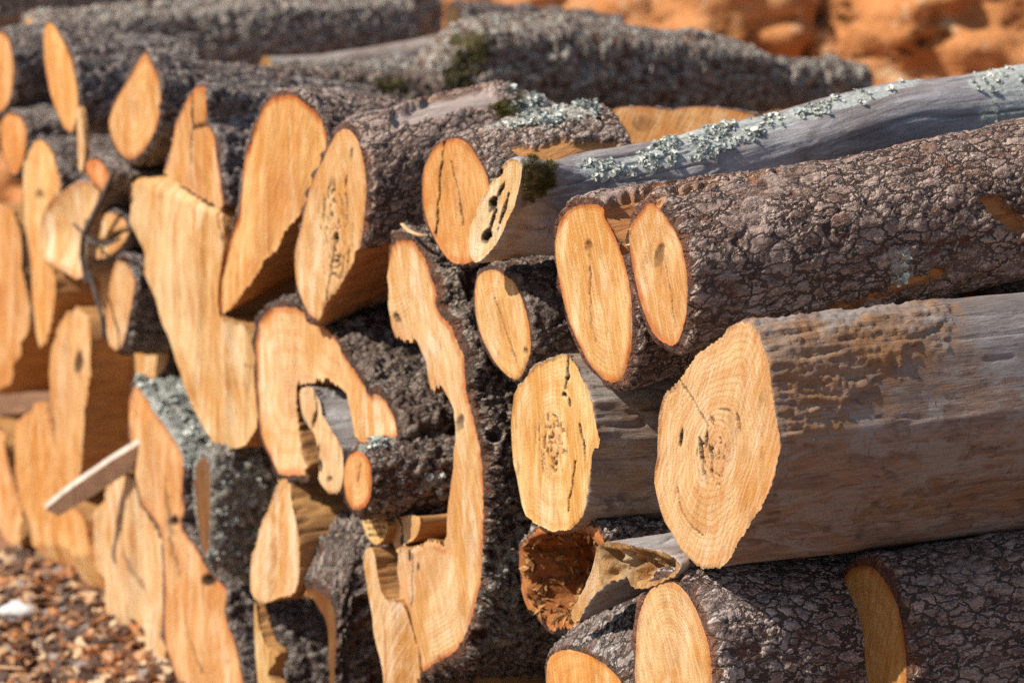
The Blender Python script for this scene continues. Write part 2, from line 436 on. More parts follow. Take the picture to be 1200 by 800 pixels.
def wob_(fpx, seed):
    return fbm(np.concatenate([fpx * .12, np.full((len(fpx), 1), seed)], 1), 2, 5)
DEF_GRP = 'logs stacked in the woodpile'
LOGS = {}
def log(key, label, poly, path=None, o=0.0, pith=None, name='cut_log', cat='log', kind='plate', thick=.006, L=1.1,
        px=2.6, seed=None, wood_edges=(), masks=(), wood=0.0, grey=0.0, lich=0.0, moss=0.0, dark=0.0, rim=.5, holes=(), cracks=(),
        hollow=None, amp=1.0, smooth=1, tint=(1, 1, 1), ftint=(1, 1, 1), jag=.35, face_n=None, ext=None, facepx=2.0, dish=.0, label_face=None,
        group=DEF_GRP, rough=1.0, vis=.55, facet=0.0, gall=(), fold=(), rnd=0.0):
    seed = seed if seed is not None else len(LOGS) * 3.37 + 1
    poly = np.asarray(poly, float)
    if pith is None:
        pith = (poly.min(0) + poly.max(0)) / 2 if not isinstance(pith, tuple) else pith
    pith = np.asarray(pith, float)
    P0 = front(pith, o)[0]
    if face_n is None:
        nn, eu, ev = -D, U, UP
    else:
        nn = np.asarray(face_n, float); nn = nn / np.linalg.norm(nn)
        eu = np.cross(UP, nn); eu /= np.linalg.norm(eu); ev = np.cross(nn, eu)
    W = on_plane(poly, P0, nn) - P0
    O2 = np.stack([W @ eu, W @ ev], 1)
    if np.sum(O2[:, 0] * np.roll(O2[:, 1], -1) - np.roll(O2[:, 0], -1) * O2[:, 1]) < 0: O2 = O2[::-1]
    _, dep0 = to_px(P0[None]); m_px = dep0[0] / F_PX
    O2 = chaikin(O2, smooth)
    tocam = CAM - P0; tocam /= np.linalg.norm(tocam)
    c2 = np.array([tocam @ eu, tocam @ ev]); c2 /= np.linalg.norm(c2) + 1e-9
    wf = lambda n: np.where((n @ c2 > -.35) | (n[:, 1] > .55), 1.0, .15)
    O2 = resample(O2, px * m_px, wf)
    n = len(O2)
    tan = np.roll(O2, -1, 0) - np.roll(O2, 1, 0)
    for _ in range(2): tan = tan + np.roll(tan, 1, 0) + np.roll(tan, -1, 0)
    tan /= np.linalg.norm(tan, axis=1)[:, None] + 1e-12
    N2 = np.stack([tan[:, 1], -tan[:, 0]], 1)
    q3 = np.concatenate([O2 / m_px * .23, np.full((n, 1), seed)], 1)
    jg = vnoise(q3, 11) + .7 * vnoise(q3 * 2.7, 12)
    jw = np.ones(n)
    if len(wood_edges):
        opx_, _ = to_px(P0 + O2[:, :1] * eu + O2[:, 1:] * ev)
        for we in wood_edges: jw = np.maximum(jw, 1 + 1.3 * (1 - sstep(2, 6, seg_dist(opx_, we, False))))
    O2s = O2.copy()
    for _ in range(4): O2s = (O2s * 2 + np.roll(O2s, 1, 0) + np.roll(O2s, -1, 0)) / 4
    O2 = O2 + N2 * (jg * jag * jw * m_px * 2.0)[:, None]
    def shape_depth(uv, pxy):
        d_ = np.zeros(len(uv))
        if facet:
            sd_ = np.full(len(uv), seed)
            uu = uv[:, 0] + uv[:, 1] * .15 * math.sin(seed * 2) + .012 * fbm(np.stack([uv[:, 0] * 6, uv[:, 1] * 5, sd_], 1), 2, 8)
            k1 = np.abs(vnoise(np.stack([uu * 13, uv[:, 1] * 2.0, sd_], 1), 5))
            k2 = np.abs(vnoise(np.stack([uu * 40, uv[:, 1] * 4, sd_ + 4], 1), 6))
            k3 = vnoise(np.stack([uu * 6, uv[:, 1] * 3.0, sd_ + 9], 1), 7) + 1
            d_ = d_ + (k1 * .020 + k2 * .005 + (k3 - 1) * .010) * facet
        for (fa_, fb_, sl_f) in fold:
            fa_, fb_ = np.asarray(fa_, float), np.asarray(fb_, float); e_ = fb_ - fa_; e_ /= np.linalg.norm(e_)
            cr = e_[0] * (pxy[:, 1] - fa_[1]) - e_[1] * (pxy[:, 0] - fa_[0]) + 1.5 * fbm(np.concatenate([pxy * .05, np.zeros((len(pxy), 1))], 1), 2)
            d_ = d_ + np.maximum(cr, 0) * m_px * sl_f
        return np.maximum(d_ - .003, -.004) if (facet or len(fold)) else d_
    hh = (O2[:, 1].max() - O2[:, 1].min()) / 2
    vmid = (O2[:, 1].max() + O2[:, 1].min()) / 2
    # centre line
    if ext is not None:                       # short extrusion along a given direction
        stations = [(0.0, np.zeros(3), 1.0)]
        ax = np.asarray(ext, float); Lx = np.linalg.norm(ax)
        stations.append((Lx, ax, 1.0)); L = Lx
    else:
        stations = [(0.0, np.zeros(3), 1.0)]
        mid0 = P0 + ev * vmid
        for (x, y, h) in (path or []):
            Q = on_plane([(x, y)], P0, T)[0]
            _, dq = to_px(Q[None])
            sc = (h * dq[0] / F_PX) / hh if h else 1.0
            off = Q - P0 - UP * vmid * sc
            stations.append((np.linalg.norm(Q - mid0), off, sc))
        if len(stations) == 1: stations.append((L, D * L, 1.0))
        l1, o1, s1 = stations[-1]; l0, o0, s0 = stations[-2]
        if l1 < L:
            k = (L - l1) / (l1 - l0)
            stations.append((L, o1 + (o1 - o0) * k, float(np.clip(s1 + (s1 - s0) * k * .4, .55 * s1, 1.3 * s1))))
    sl_ = np.array([s[0] for s in stations]); so_ = np.array([s[1] for s in stations]); ss_ = np.array([s[2] for s in stations])
    Lend = sl_[-1]
    dl = px * 1.15 * m_px
    ls = [0.0, .0007]
    if thick > .002: ls.append(thick * .5)
    l = max(thick, .003)
    while l < Lend:
        ls.append(l)
        l += dl if l < vis else dl * 6
    ls.append(Lend)
    ls = np.array(ls); K = len(ls)
    off = np.stack([np.interp(ls, sl_, so_[:, j]) for j in range(3)], 1)
    sc = np.interp(ls, sl_, ss_)
    if len(stations) > 3:
        pass
    NK = np.tile(N2, (K, 1))
    if rnd:
        ctr = (O2.max(0) + O2.min(0)) / 2
        dv = O2 - ctr; dv /= np.linalg.norm(dv, axis=1)[:, None] + 1e-9
        cir = ctr + dv * hh
        wr = sstep(0, .14, ls)[:, None, None] * rnd
        sec = ((O2[None] * (1 - wr) + cir[None] * wr) * sc[:, None, None]).reshape(-1, 2)
        NK = (N2[None] * (1 - wr) + dv[None] * wr).reshape(-1, 2); NK /= np.linalg.norm(NK, axis=1)[:, None] + 1e-9
    else:
        wj = sstep(.004, .05, ls)[:, None, None]
        sec = ((O2[None] * (1 - wj) + O2s[None] * wj) * sc[:, None, None]).reshape(-1, 2)
    li = np.repeat(ls, n)
    q = np.concatenate([sec, li[:, None]], 1)
    dens = 1.0
    h, hg, ci = relief(q * dens, kind, seed)
    wd = np.full(n, float(wood))
    if len(wood_edges):
        opx, _ = to_px(P0 + O2[:, :1] * eu + O2[:, 1:] * ev)
        for we in wood_edges:
            d = seg_dist(opx, we, False)
            wd = np.maximum(wd, 1 - sstep(3.5, 6.5, d))
    wd = np.tile(wd, K)
    gr = np.full(n * K, float(grey)); lc = np.full(n * K, float(lich)); ms = np.full(n * K, float(moss)); dk = np.full(n * K, float(dark)); sg = np.zeros(n * K)
    N3 = NK[:, :1] * eu + NK[:, 1:] * ev
    base = P0 + np.repeat(off, n, 0) + sec[:, :1] * eu + sec[:, 1:] * ev
    bpx, _ = to_px(base + N3 * thick)
    facing = np.einsum('ij,ij->i', N3, CAM - base) > -.05
    mn = fbm(np.concatenate([bpx * .11, np.full((len(bpx), 1), seed)], 1), 3, 4)
    for mk in masks:
        what, mp = mk[0], mk[1]; val = mk[2] if len(mk) > 2 else 1.0; soft = mk[3] if len(mk) > 3 else 4.0
        pr = np.asarray(mp, float)
        bb = (bpx[:, 0] > pr[:, 0].min() - 12) & (bpx[:, 0] < pr[:, 0].max() + 12) & (bpx[:, 1] > pr[:, 1].min() - 12) & (bpx[:, 1] < pr[:, 1].max() + 12) & facing
        idx = np.nonzero(bb)[0]
        if not len(idx): continue
        sd = seg_dist(bpx[idx], pr) * np.where(inside(bpx[idx], pr), 1, -1) + mn[idx] * max(7, soft * .9)
        f = sstep(-soft * .5, soft * .5, sd) * val
        tgt = {'wood': wd, 'grey': gr, 'lich': lc, 'moss': ms, 'dark': dk, 'shag': sg}[what]
        if what == 'grey': tgt[idx] = tgt[idx] * (1 - sstep(-soft * .5, soft * .5, sd)) + f
        else: tgt[idx] = np.maximum(tgt[idx], f)
    hs, _, _ = relief(q, 'smooth', seed) if (kind != 'smooth' and wd.max() > .01) else (h, 0, 0)
    disp = (thick + h * amp) * (1 - wd) + hs * .7 * amp * wd
    if sg.max() > 0:
        disp = disp + sg * ((1 - np.abs(fbm(q * np.array([90, 90, 16]) + seed, 4, 9)) * 2.2) * .0038 + fbm(q * 240, 2, 3) * .0016)
    edge = sstep(0, max(thick, .0015), li)
    raw = disp * np.where(li <= 0, 0, np.where(li < .001, .75, .75 + .25 * edge))
    raw = np.where(li < .004, raw * .8, raw)
    V = base + N3 * (raw * rough)[:, None]
    # ragged bark lip over the cut
    lip = (vnoise(np.concatenate([sec / m_px * .12, np.full((len(sec), 1), seed + 3)], 1), 3)) * thick * .7
    V = V + D * np.where((li > 0) & (li < thick * .6), lip * (1 - wd), 0)[:, None]
    if (facet or len(fold)) and face_n is None:
        rp, _ = to_px(P0 + O2[:, :1] * eu + O2[:, 1:] * ev)
        sd0 = np.tile(shape_depth(O2, rp), K)
        V = V + D * np.where(li <= 0, sd0, np.maximum(sd0 - li, 0))[:, None]
    hg = np.where(li < .0015, .05, hg)
    i = np.arange(n); i2 = (i + 1) % n
    Fq = (np.arange(K - 1)[:, None, None] * n + np.stack([i, i + n, i2 + n, i2], 1)[None]).reshape(-1, 4)
    # far end cap: a fan collapsed on one vertex (as quads with a doubled corner would be degenerate, add triangles below)
    root = thing(name, label, cat, P0 - UP * 0.0, group)
    cap = len(V); V = np.vstack([V, (P0 + so_[-1])[None]])
    last = (K - 1) * n
    faces = Fq.tolist() + [[last + a, cap, last + b] for a, b in zip(i.tolist(), i2.tolist())]
    at = {'hgt': hg, 'cid': ci, 'wood': wd, 'grey': gr, 'lich': lc, 'moss': ms, 'dark': dk}
    at = {a: np.append(b, b[-1]) for a, b in at.items()}
    qd = q.copy(); qd[:, :2] += NK * (raw * rough)[:, None] * 1.0
    at['bco'] = np.vstack([qd, qd[-1:]])
    me_name = 'bark' if wood < .5 else ('split_side' if grey < .3 else 'bare_wood')
    sh = mesh_obj(me_name, V - P0, faces, M_SH['bare' if wd.min() > .99 else ('bark' if wd.max() < .01 else 'mix')], root, attrs=at)
    sh.color = (*tint, 1)
    # ---------------- cut face
    lo, hi = O2.min(0), O2.max(0)
    fs = facepx * m_px; fu = fs * 1.0
    gx, gy = np.meshgrid(np.arange(lo[0], hi[0], fu), np.arange(lo[1], hi[1], fs * 1.15))
    G = np.stack([gx.ravel(), gy.ravel()], 1)
    G += (rng.random(G.shape) - .5) * fs * .7
    keep = inside(G, O2)
    G = G[keep]
    if len(G):
        dd = seg_dist(G, O2); G, dd = G[dd > fs * .55], dd[dd > fs * .55]
    else: dd = np.zeros(0)
    pts = [Vector((float(a), float(b))) for a, b in np.vstack([O2, G])]
    vo, _, fo, _, _, _ = delaunay_2d_cdt(pts, [], [list(range(n))], 1, 1e-7)
    VO = np.array([(a.x, a.y) for a in vo])
    db = seg_dist(VO, O2)
    pr_ = np.hypot(VO[:, 0], VO[:, 1])
    rad = pr_ / (pr_ + db + 1e-6)
    if len(wood_edges):
        ow = to_px(P0 + O2[:, :1] * eu + O2[:, 1:] * ev)[0]
        isw = np.min([seg_dist(ow, we, False) for we in wood_edges], 0) < 5
        bk = O2[~isw]
        if len(bk) > 3:
            dbk = np.min(np.hypot(VO[:, None, 0] - bk[None, ::3, 0], VO[:, None, 1] - bk[None, ::3, 1]), 1)
            rad = np.clip(1 - dbk / (.13 + 0 * dbk), -3, 1)
    FP = P0 + VO[:, :1] * eu + VO[:, 1:] * ev
    fpx, _ = to_px(FP)
    inner = sstep(0, 3 * m_px, db)
    q4 = np.concatenate([VO, np.full((len(VO), 1), seed)], 1)
    depm = fbm(q4 * np.array([60, 22, 1]), 4, 2) * .0022 + fbm(q4 * np.array([9, 9, 1]), 2, 6) * .004 + np.abs(vnoise(q4 * np.array([240, 30, 1]), 8)) * .0007
    depm = depm * inner * rough + dish * (1 - np.clip(rad, 0, 1) ** 2)
    rot = np.zeros(len(VO))  # rot stain plus painted shade of holes, cracks and hollows
    depm = depm + shape_depth(VO, fpx)
    pang = np.arctan2(VO[:, 1], VO[:, 0])
    for (gx_, gy_, grx, gry, thr, dp) in gall:      # worm galleries that follow the growth rings
        e = np.hypot((fpx[:, 0] - gx_) / grx, (fpx[:, 1] - gy_) / gry)
        rr = np.hypot(VO[:, 0] * 1.9, VO[:, 1]) / m_px
        gn = fbm(np.stack([np.cos(pang) * 2.6 + seed, np.sin(pang) * 2.6, rr * .17 + .25 * wob_(fpx, seed)], 1), 2, 17)
        gg = sstep(thr, thr + .10, gn) * (1 - sstep(.7, 1.1, e))
        depm = depm + gg * dp; rot = np.maximum(rot, gg)
    for (x, y, rx, ry, an, dp) in holes:
        c_, s_ = math.cos(R(an)), math.sin(R(an))
        dx, dy = fpx[:, 0] - x, fpx[:, 1] - y
        e = np.hypot((dx * c_ + dy * s_) / rx, (-dx * s_ + dy * c_) / ry) + .35 * fbm(np.concatenate([fpx * .25, np.full((len(fpx), 1), seed)], 1), 2)
        depm = depm + dp * (1 - sstep(.65, 1.15, e))
        rot = np.maximum(rot, (1 - sstep(.95, 1.5, e)) * min(1, dp / .006))
    for (cpts, wid, dp) in cracks:
        d = seg_dist(fpx + (fbm(np.concatenate([fpx * .12, np.full((len(fpx), 1), seed)], 1), 2) * 2.0)[:, None], cpts, False)
        depm = depm + dp * (1 - sstep(wid * .4, wid * 1.1, d))
        rot = np.maximum(rot, (1 - sstep(wid * .7, wid * 1.5, d)) * min(1, dp / .006))
    if hollow is not None:
        hp, hd = hollow[0], hollow[1]; hr = hollow[2] if len(hollow) > 2 else .35
        sd = seg_dist(fpx, hp) * np.where(inside(fpx, hp), 1, -1) + fbm(np.concatenate([fpx * .09, np.full((len(fpx), 1), seed)], 1), 3) * 3
        k = sstep(0, 8, sd)
        depm = depm + k * hd + k * fbm(np.concatenate([VO * 55, np.full((len(VO), 1), seed)], 1), 4, 3) * .11 * min(1, hd / .1) + k * np.abs(vnoise(np.concatenate([VO * 120, np.full((len(VO), 1), seed)], 1), 4)) * .02 * min(1, hd / .1)
        depm = depm + k * (np.abs(vnoise(np.concatenate([VO * 170, np.full((len(VO), 1), seed)], 1), 14)) * .035 + fbm(np.concatenate([VO * 90, np.full((len(VO), 1), seed)], 1), 3, 24) * .05) * min(1, hd / .1)
        rot = np.maximum(rot, sstep(-8, -3, sd) * np.clip(hr + .45 * fbm(np.concatenate([VO * 90, np.full((len(VO), 1), seed)], 1), 3, 34), 0, 1))
    FP = FP - nn * depm[:, None]
    rn_ = 1 + .9 * fbm(np.concatenate([fpx * .035, np.full((len(fpx), 1), seed)], 1), 3, 14)
    rimv = rim * (1 - sstep(1.2 * m_px * rn_, 8.5 * m_px * rn_, db)) * (1 - np.clip(0, 0, 1))
    if len(wood_edges):
        for we in wood_edges: rimv = rimv * sstep(3, 9, seg_dist(fpx, we, False))
    fa = {'rad': rad, 'rot': rot, 'rim': rimv, 'fco': np.concatenate([VO, depm[:, None]], 1)}
    FT = np.array([list(f) for f in fo if len(f) == 3])
    fc = mesh_obj('cut_face', FP - P0, FT, M_CUT, root, attrs=fa)
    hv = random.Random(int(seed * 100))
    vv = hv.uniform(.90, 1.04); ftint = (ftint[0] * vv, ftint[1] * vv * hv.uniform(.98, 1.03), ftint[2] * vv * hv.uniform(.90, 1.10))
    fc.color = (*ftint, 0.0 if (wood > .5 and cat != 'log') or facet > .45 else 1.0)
    if label_face: fc['label'] = label_face
    LOGS[key] = dict(depm=depm, FP=FP, rot_shade=rot, root=root, P0=P0, V=V, N=N3, lich=at['lich'], moss=at['moss'], bpx=bpx, facing=facing, m_px=m_px, li=li)
    return root

# ------------------------------------------------------------------ setting: ground and rock face
def grid_sheet(name, x0, x1, y0, y1, nx, ny, fz, mat, label=None):
    X, Y = np.meshgrid(np.linspace(x0, x1, nx), np.linspace(y0, y1, ny))
    P = np.stack([X.ravel(), Y.ravel(), np.zeros(X.size)], 1)
    P = fz(P)
    i = (np.arange(ny - 1)[:, None] * nx + np.arange(nx - 1)[None]).ravel()
    Fq = np.stack([i, i + 1, i + nx + 1, i + nx], 1)
    o = mesh_obj(name, P, Fq, mat)
    o['kind'] = 'structure'
    return o
def ground_z(P):
    z = fbm(P * np.array([2.2, 2.2, 1]), 4, 31) * .05 + fbm(P * 14, 3, 33) * .018
    Q = P.copy(); Q[:, 2] = z - .01
    return Q
grid_sheet('ground', -9, 9, -2, 16, 260, 260, ground_z, M_SOIL)
far = mesh_obj('outer_ground', [(-120, -120, -.12), (120, -120, -.12), (120, 120, -.12), (-120, 120, -.12)], [[0, 1, 2, 3]], M_SOIL)
far['kind'] = 'structure'

def mat_rock():
    k = NT('orange_rock')
    v = k.n('ShaderNodeTexCoord').outputs['Object']
    n1 = k.noise(v, 1.6, 6, .6, .8); n2 = k.noise(v, 7, 6, .65, .5); n3 = k.noise(v, 30, 5, .65)
    c = k.mix(k.ss(n1, .35, .65), (.55, .225, .08), (.68, .35, .16))
    c = k.mix(k.math('MULTIPLY', k.ss(n2, .54, .68), .85), c, (.80, .54, .32))
    c = k.mix(k.math('MULTIPLY', k.ss(n2, .45, .32), .5), c, (.34, .12, .035))
    c = k.mix(k.math('MULTIPLY', k.ss(n3, .5, .7), .35), c, (.20, .07, .025))
    return k.fin(c, .9, k.bump(n3, .8, .03), .15)
def build_rock():
    nx, nz = 300, 170
    X, Z = np.meshgrid(np.linspace(-6, 7, nx), np.linspace(-.3, 4.0, nz))
    P = np.stack([X.ravel(), np.zeros(X.size), Z.ravel()], 1)
    a, b, c = cells(P * np.array([.7, 1, .8]) + fbm(P * 1.6, 4)[:, None] * .30, 91)
    a2, b2, c2 = cells(P * np.array([2.2, 1, 2.0]) + 5 + fbm(P * 4, 3)[:, None] * .3, 95)
    h = sstep(0, .03, b - a) * .05 + c * .14 + c2 * .035 + fbm(P * 4, 6, 3) * .14 + fbm(P * 16, 4, 13) * .045 + fbm(P * 1.0, 3, 5) * .30
    ck_ = np.abs(P[:, 0] - (1.10 + (P[:, 2] - 1.2) * .22 + .03 * fbm(P * 6, 3, 41)))
    h = h - .16 * (1 - sstep(.004, .028, ck_)) + .06 * sstep(.0, .4, P[:, 0] - 1.1) + np.abs(fbm(P * np.array([7, 1, 6]), 4, 51)) * .14
    P[:, 1] = 9.2 - h + P[:, 2] * .25 - P[:, 0] * .45
    i = (np.arange(nz - 1)[:, None] * nx + np.arange(nx - 1)[None]).ravel()
    Fq = np.stack([i, i + 1, i + nx + 1, i + nx], 1)
    o = mesh_obj('rock_face', P, Fq, mat_rock()); o['kind'] = 'structure'
build_rock()

# ==================================================================== the stack
# ---- right: big debarked log
log('A', 'largest log, debarked and brown, with a wide hexagonal cut face of dark crescent cracks',
    [(775,600),(767,570),(767,550),(771,535),(770,505),(772,485),(776,467),(785,455),(797,445),(807,430),(817,415),(832,405),(843,398),(852,386),(864,378),(876,378),(888,388),(894,405),(900,425),(903,445),(908,475),(911,497),(915,515),(912,540),(903,570),(894,592),(885,605),(872,625),(862,642),(855,657),(840,666),(822,666),(810,657),(797,642),(787,625),(777,607)],
    [(1200, 481, 151)], o=.0, facepx=1.5, pith=(842, 527), name='debarked_log', tint=(.84, .80, .78), amp=.5, kind='smooth', thick=.0, wood=1, grey=.6, rim=.1, L=1.3, smooth=1,
    masks=[('grey', [(1110,345),(1260,300),(1260,440),(1210,455),(1165,440),(1140,400)], .95, 34),
           ('grey', [(880,370),(960,368),(1060,380),(1080,420),(1040,440),(960,520),(925,530),(905,480)], .27, 40),
           ('shag', [(870,365),(1000,360),(1110,350),(1100,400),(1040,430),(960,510),(915,520),(900,460)], 1, 30), ('shag', [(890,590),(905,560),(930,560),(920,610),(880,640)], .6, 10)], jag=.8,
    holes=[(796,512,1.6,9,8,.010),(822,527,2.0,13,-8,.012),(828,515,1.4,9,4,.010),(833,530,1.4,9,-14,.010),(866,495,1.1,10,-10,.004),(850,480,7,1.0,10,.003)],
    gall=[(836,530,20,44,.27,.008)],
    cracks=[([(797,445),(812,470),(830,500)],.9,.005),([(795,572),(798,590),(805,606),(814,619),(824,626)],0.8,.004)], ftint=(1,.97,.95))

# ---- right: forked barked log (two stems joined)
rB = log('B1', 'forked pine log with flaky brown bark and two oval cut ends side by side',
    [(669,245),(677,240),(700,239),(709,246),(707,252),(717,270),(727,292),(735,320),(740,350),(741,375),(741,400),(737,422),(730,442),(721,449),(707,444),(697,435),(687,420),(677,400),(666,375),(657,337),(651,307),(650,282),(655,260),(662,250)],
    [(860, 303, 90), (1000, 274, 74)], pith=(694, 330), name='forked_log', tint=(1.04, .88, .80), thick=.009, kind='plate', rim=.9, L=.5,
    masks=[('wood', [(703,250),(720,232),(790,213),(870,206),(915,203),(860,215),(790,226),(765,236),(748,262),(745,300),(732,296),(715,262)], 1, 3)],
    cracks=[([(690,300),(691,340),(692,380),(698,400)],0.8,.004)], holes=[(689,288,4,6,0,.003)])
log('B2', 'second stem', [(751,247),(760,238),(767,239),(775,247),(785,260),(795,277),(801,297),(805,320),(806,347),(804,370),(799,390),(794,402),(786,406),(775,400),(765,392),(757,372),(750,352),(745,330),(740,305),(737,282),(736,270),(742,260)],
    [(1200, 234, 77)], o=-.005, pith=(776, 312), cracks=[([(776,312),(785,345),(788,375)],.8,.004)], tint=(1.04, .88, .80), thick=.009, kind='plate', rim=.9, L=1.3,
    masks=[('wood', [(1148,232),(1170,228),(1180,245),(1205,256),(1205,275),(1185,275),(1165,256)], 1, 3),
           ('wood', [(930,376),(1000,350),(1100,316),(1112,320),(1090,332),(1000,362),(945,378)], 1, 3),
           ('wood', [(755,240),(790,226),(900,203),(940,200),(870,212),(790,232)], 1, 3),
           ('lich', [(1040,292),(1065,285),(1070,330),(1040,335)], .6)],
    holes=[(770,300,4,13,15,.003)])
def merge_into(src, dst):
    rs, rd = LOGS[src]['root'], LOGS[dst]['root']
    for c in list(rs.children):
        c.parent = rd; c.location = Vector(LOGS[src]['P0'] - LOGS[dst]['P0'])
    bpy.data.objects.remove(rs)
    LOGS[src]['root'] = rd; LOGS[src]['shift'] = True
merge_into('B2', 'B1')

# ---- top right: grey weathered log with lichen
log('C', 'weathered silver grey log crusted with pale lichen, its hollowed pale end ringed by moss',
    [(600,185),(611,190),(612,202),(608,222),(602,245),(597,252),(587,277),(575,295),(560,308),(552,305),(548,285),(552,262),(565,232),(577,212),(590,192)],
    [(660, 243, 60), (780, 218, 54), (900, 186, 52), (1050, 142, 50), (1200, 125, 50)], o=-.05, facepx=1.5, pith=(580, 250), name='lichen_log', tint=(1.0,1.0,1.04), kind='smooth', thick=.002, wood=1, grey=1.0, rim=.0, rnd=1.0, L=1.4, amp=1.3,
    masks=[('lich', [(735,185),(790,158),(870,140),(960,118),(1075,80),(1075,95),(980,130),(905,150),(840,180),(760,200)], 1, 6),
           ('lich', [(1140,70),(1215,55),(1215,130),(1170,160),(1140,150),(1160,120),(1140,95)], 1, 6),
           ('lich', [(668,190),(760,185),(770,200),(690,212)], .75, 8),
           ('moss', [(612,186),(638,184),(652,194),(648,214),(632,230),(612,242),(608,225)], .95, 10),
           ('grey', [(596,255),(615,235),(720,260),(720,330),(560,330)], .65, 20)],
    holes=[(577,238,4,8,20,.02),(569,277,4.5,8,20,.025),(575,262,1.8,16,20,.01),(586,222,1.8,9,25,.008),(590,246,1.6,20,18,.008),(584,203,2,6,35,.006)], ftint=(1.05,1.2,1.35))
# ---- log beside it
log('D', 'round-ended log with a vertical split in its face, tucked behind the hollowed pale end',
    [(496,200),(500,190),(507,175),(520,165),(537,161),(550,170),(560,185),(570,203),(575,225),(575,255),(570,280),(560,302),(545,310),(532,309),(522,300),(512,285),(500,260),(495,235)],
    [(640, 200, 66), (702, 190, 62)], facepx=1.5, pith=(536, 228), tint=(1.15, 1.05, .98), ftint=(.98,.86,.68), kind='ridge', thick=.005, amp=.6, rim=.6, L=.1,
    masks=[('wood', [(600,172),(650,165),(722,168),(722,188),(640,190),(612,186)], 1, 3), ('lich', [(560,105),(700,105),(700,140),(640,150),(570,150)], .7, 8)],
    cracks=[([(521,163),(517,190),(514,215),(511,250),(509,280)],1.1,.012),([(529,190),(536,225),(541,265)],.9,.004)])
log('F', 'brown oblique sawn stub with an eye of rings, behind the lichen crusted log',
    [(702,147),(710,132),(725,126),(747,125),(770,127),(785,130),(800,127),(820,125),(845,127),(875,132),(888,137),(880,152),(840,172),(790,188),(745,186),(718,170),(706,157)],
    pith=(755, 146), o=.44, name='sawn_stub', kind='plate', thick=.004, rim=.3, face_n=-D * .35 + UP * .80 + U * .38, ext=D * .45 - UP * .12 + T * .10, ftint=(.62, .52, .47), holes=[(755,146,12,7,0,.002)], amp=.7)
# ---- E and T: tall top logs left of centre
log('E', 'tall oval log end dotted with worm holes, under flaky bark with a bare silvery patch',
    [(400,151),(410,152),(420,165),(425,185),(428,200),(430,225),(427,250),(425,275),(420,295),(416,293),(415,308),(405,322),(396,338),(385,350),(377,360),(376,374),(364,372),(355,355),(347,330),(345,310),(347,287),(354,262),(360,232),(367,210),(375,195),(383,178),(392,160)],
    [(480, 236, 112), (570, 210, 106), (650, 222, 84), (900, 200, 50)], o=-.02, facepx=1.5, pith=(393, 270), tint=(1.15, .98, .90), cracks=[([(392,285),(388,330),(380,360)],.9,.004)], kind='plate', thick=.010, rim=.25, L=1.0,
    wood_edges=[[(421,294),(405,322),(390,346),(376,372)]],
    masks=[('wood', [(450,145),(465,132),(507,110),(540,103),(575,101),(597,108),(575,122),(525,132),(490,142),(465,150)], 1, 3), ('grey', [(440,155),(465,125),(507,100),(600,95),(600,115),(525,140),(465,158)], 1.0, 3),
           ('moss', [(575,125),(610,112),(615,130),(585,148)], .9, 5), ('lich', [(590,100),(700,105),(690,140),(600,140)], .6, 8)],
    holes=[(393,279,2.6,5,0,.012),(412,180,1.6,7,8,.003),(405,212,1.5,6,10,.005)], gall=[(392,272,22,62,.22,.008)], ftint=(1,1,.97))
log('T', 'broad log end with a bright orange rim at its top and a shaded flat underside',
    [(299,142),(314,117),(332,110),(350,114),(361,130),(370,145),(376,170),(374,190),(360,235),(330,280),(300,320),(259,374),(255,350),(257,325),(265,282),(277,242),(278,200),(285,175),(292,155)],
    [(450, 214, 92), (560, 232, 80)], facet=.8, jag=.6, pith=(325, 190), tint=(1.1,.98,.92), kind='ridge', thick=.009, rim=1.0, L=.5, name='split_log', wood_edges=[[(374,192),(360,235),(330,280),(300,320),(260,373)]], px=3, facepx=2.6, ftint=(1, 0.88, 0.78))
# ---- S slab, U
log('S', 'broad pale split slab tapering downward, flat on top, between two bark covered logs',
    [(144,210),(190,207),(225,225),(262,247),(265,282),(258,320),(255,350),(258,373),(285,385),(298,395),(299,440),(299,519),(253,529),(232,490),(212,443),(197,400),(185,365),(172,325),(162,287),(152,250)],
    facet=1.0, fold=[((262,256),(144,208),1.2)], jag=.6, pith=(225, 360), name='split_slab', cat='split log', kind='smooth', thick=0, wood=1, rim=.1, L=.7, px=3, facepx=2.6, smooth=1, cracks=[([(251,250),(262,285)],1.5,.008)], ftint=(1,.98,.96))
log('U', 'pointed orange log end split by a step, left of the broad orange rimmed end',
    [(228,108),(234,100),(241,105),(242,125),(240,145),(250,155),(256,180),(260,205),(266,250),(240,234),(215,217),(190,203),(192,198),(197,175),(205,148),(217,125)],
    [(300, 165, 52)], facet=0.7, jag=.6, pith=(228, 175), name='split_log', cat='split log', kind='ridge', thick=.008, rim=.8, L=.4, px=3, facepx=2.8, wood_edges=[[(190,205),(215,218),(240,234),(266,250)]], cracks=[([(229,149),(240,147)],2,.01),([(229,110),(228,149),(226,190)],1.2,.006)], ftint=(1, 0.87, 0.76))
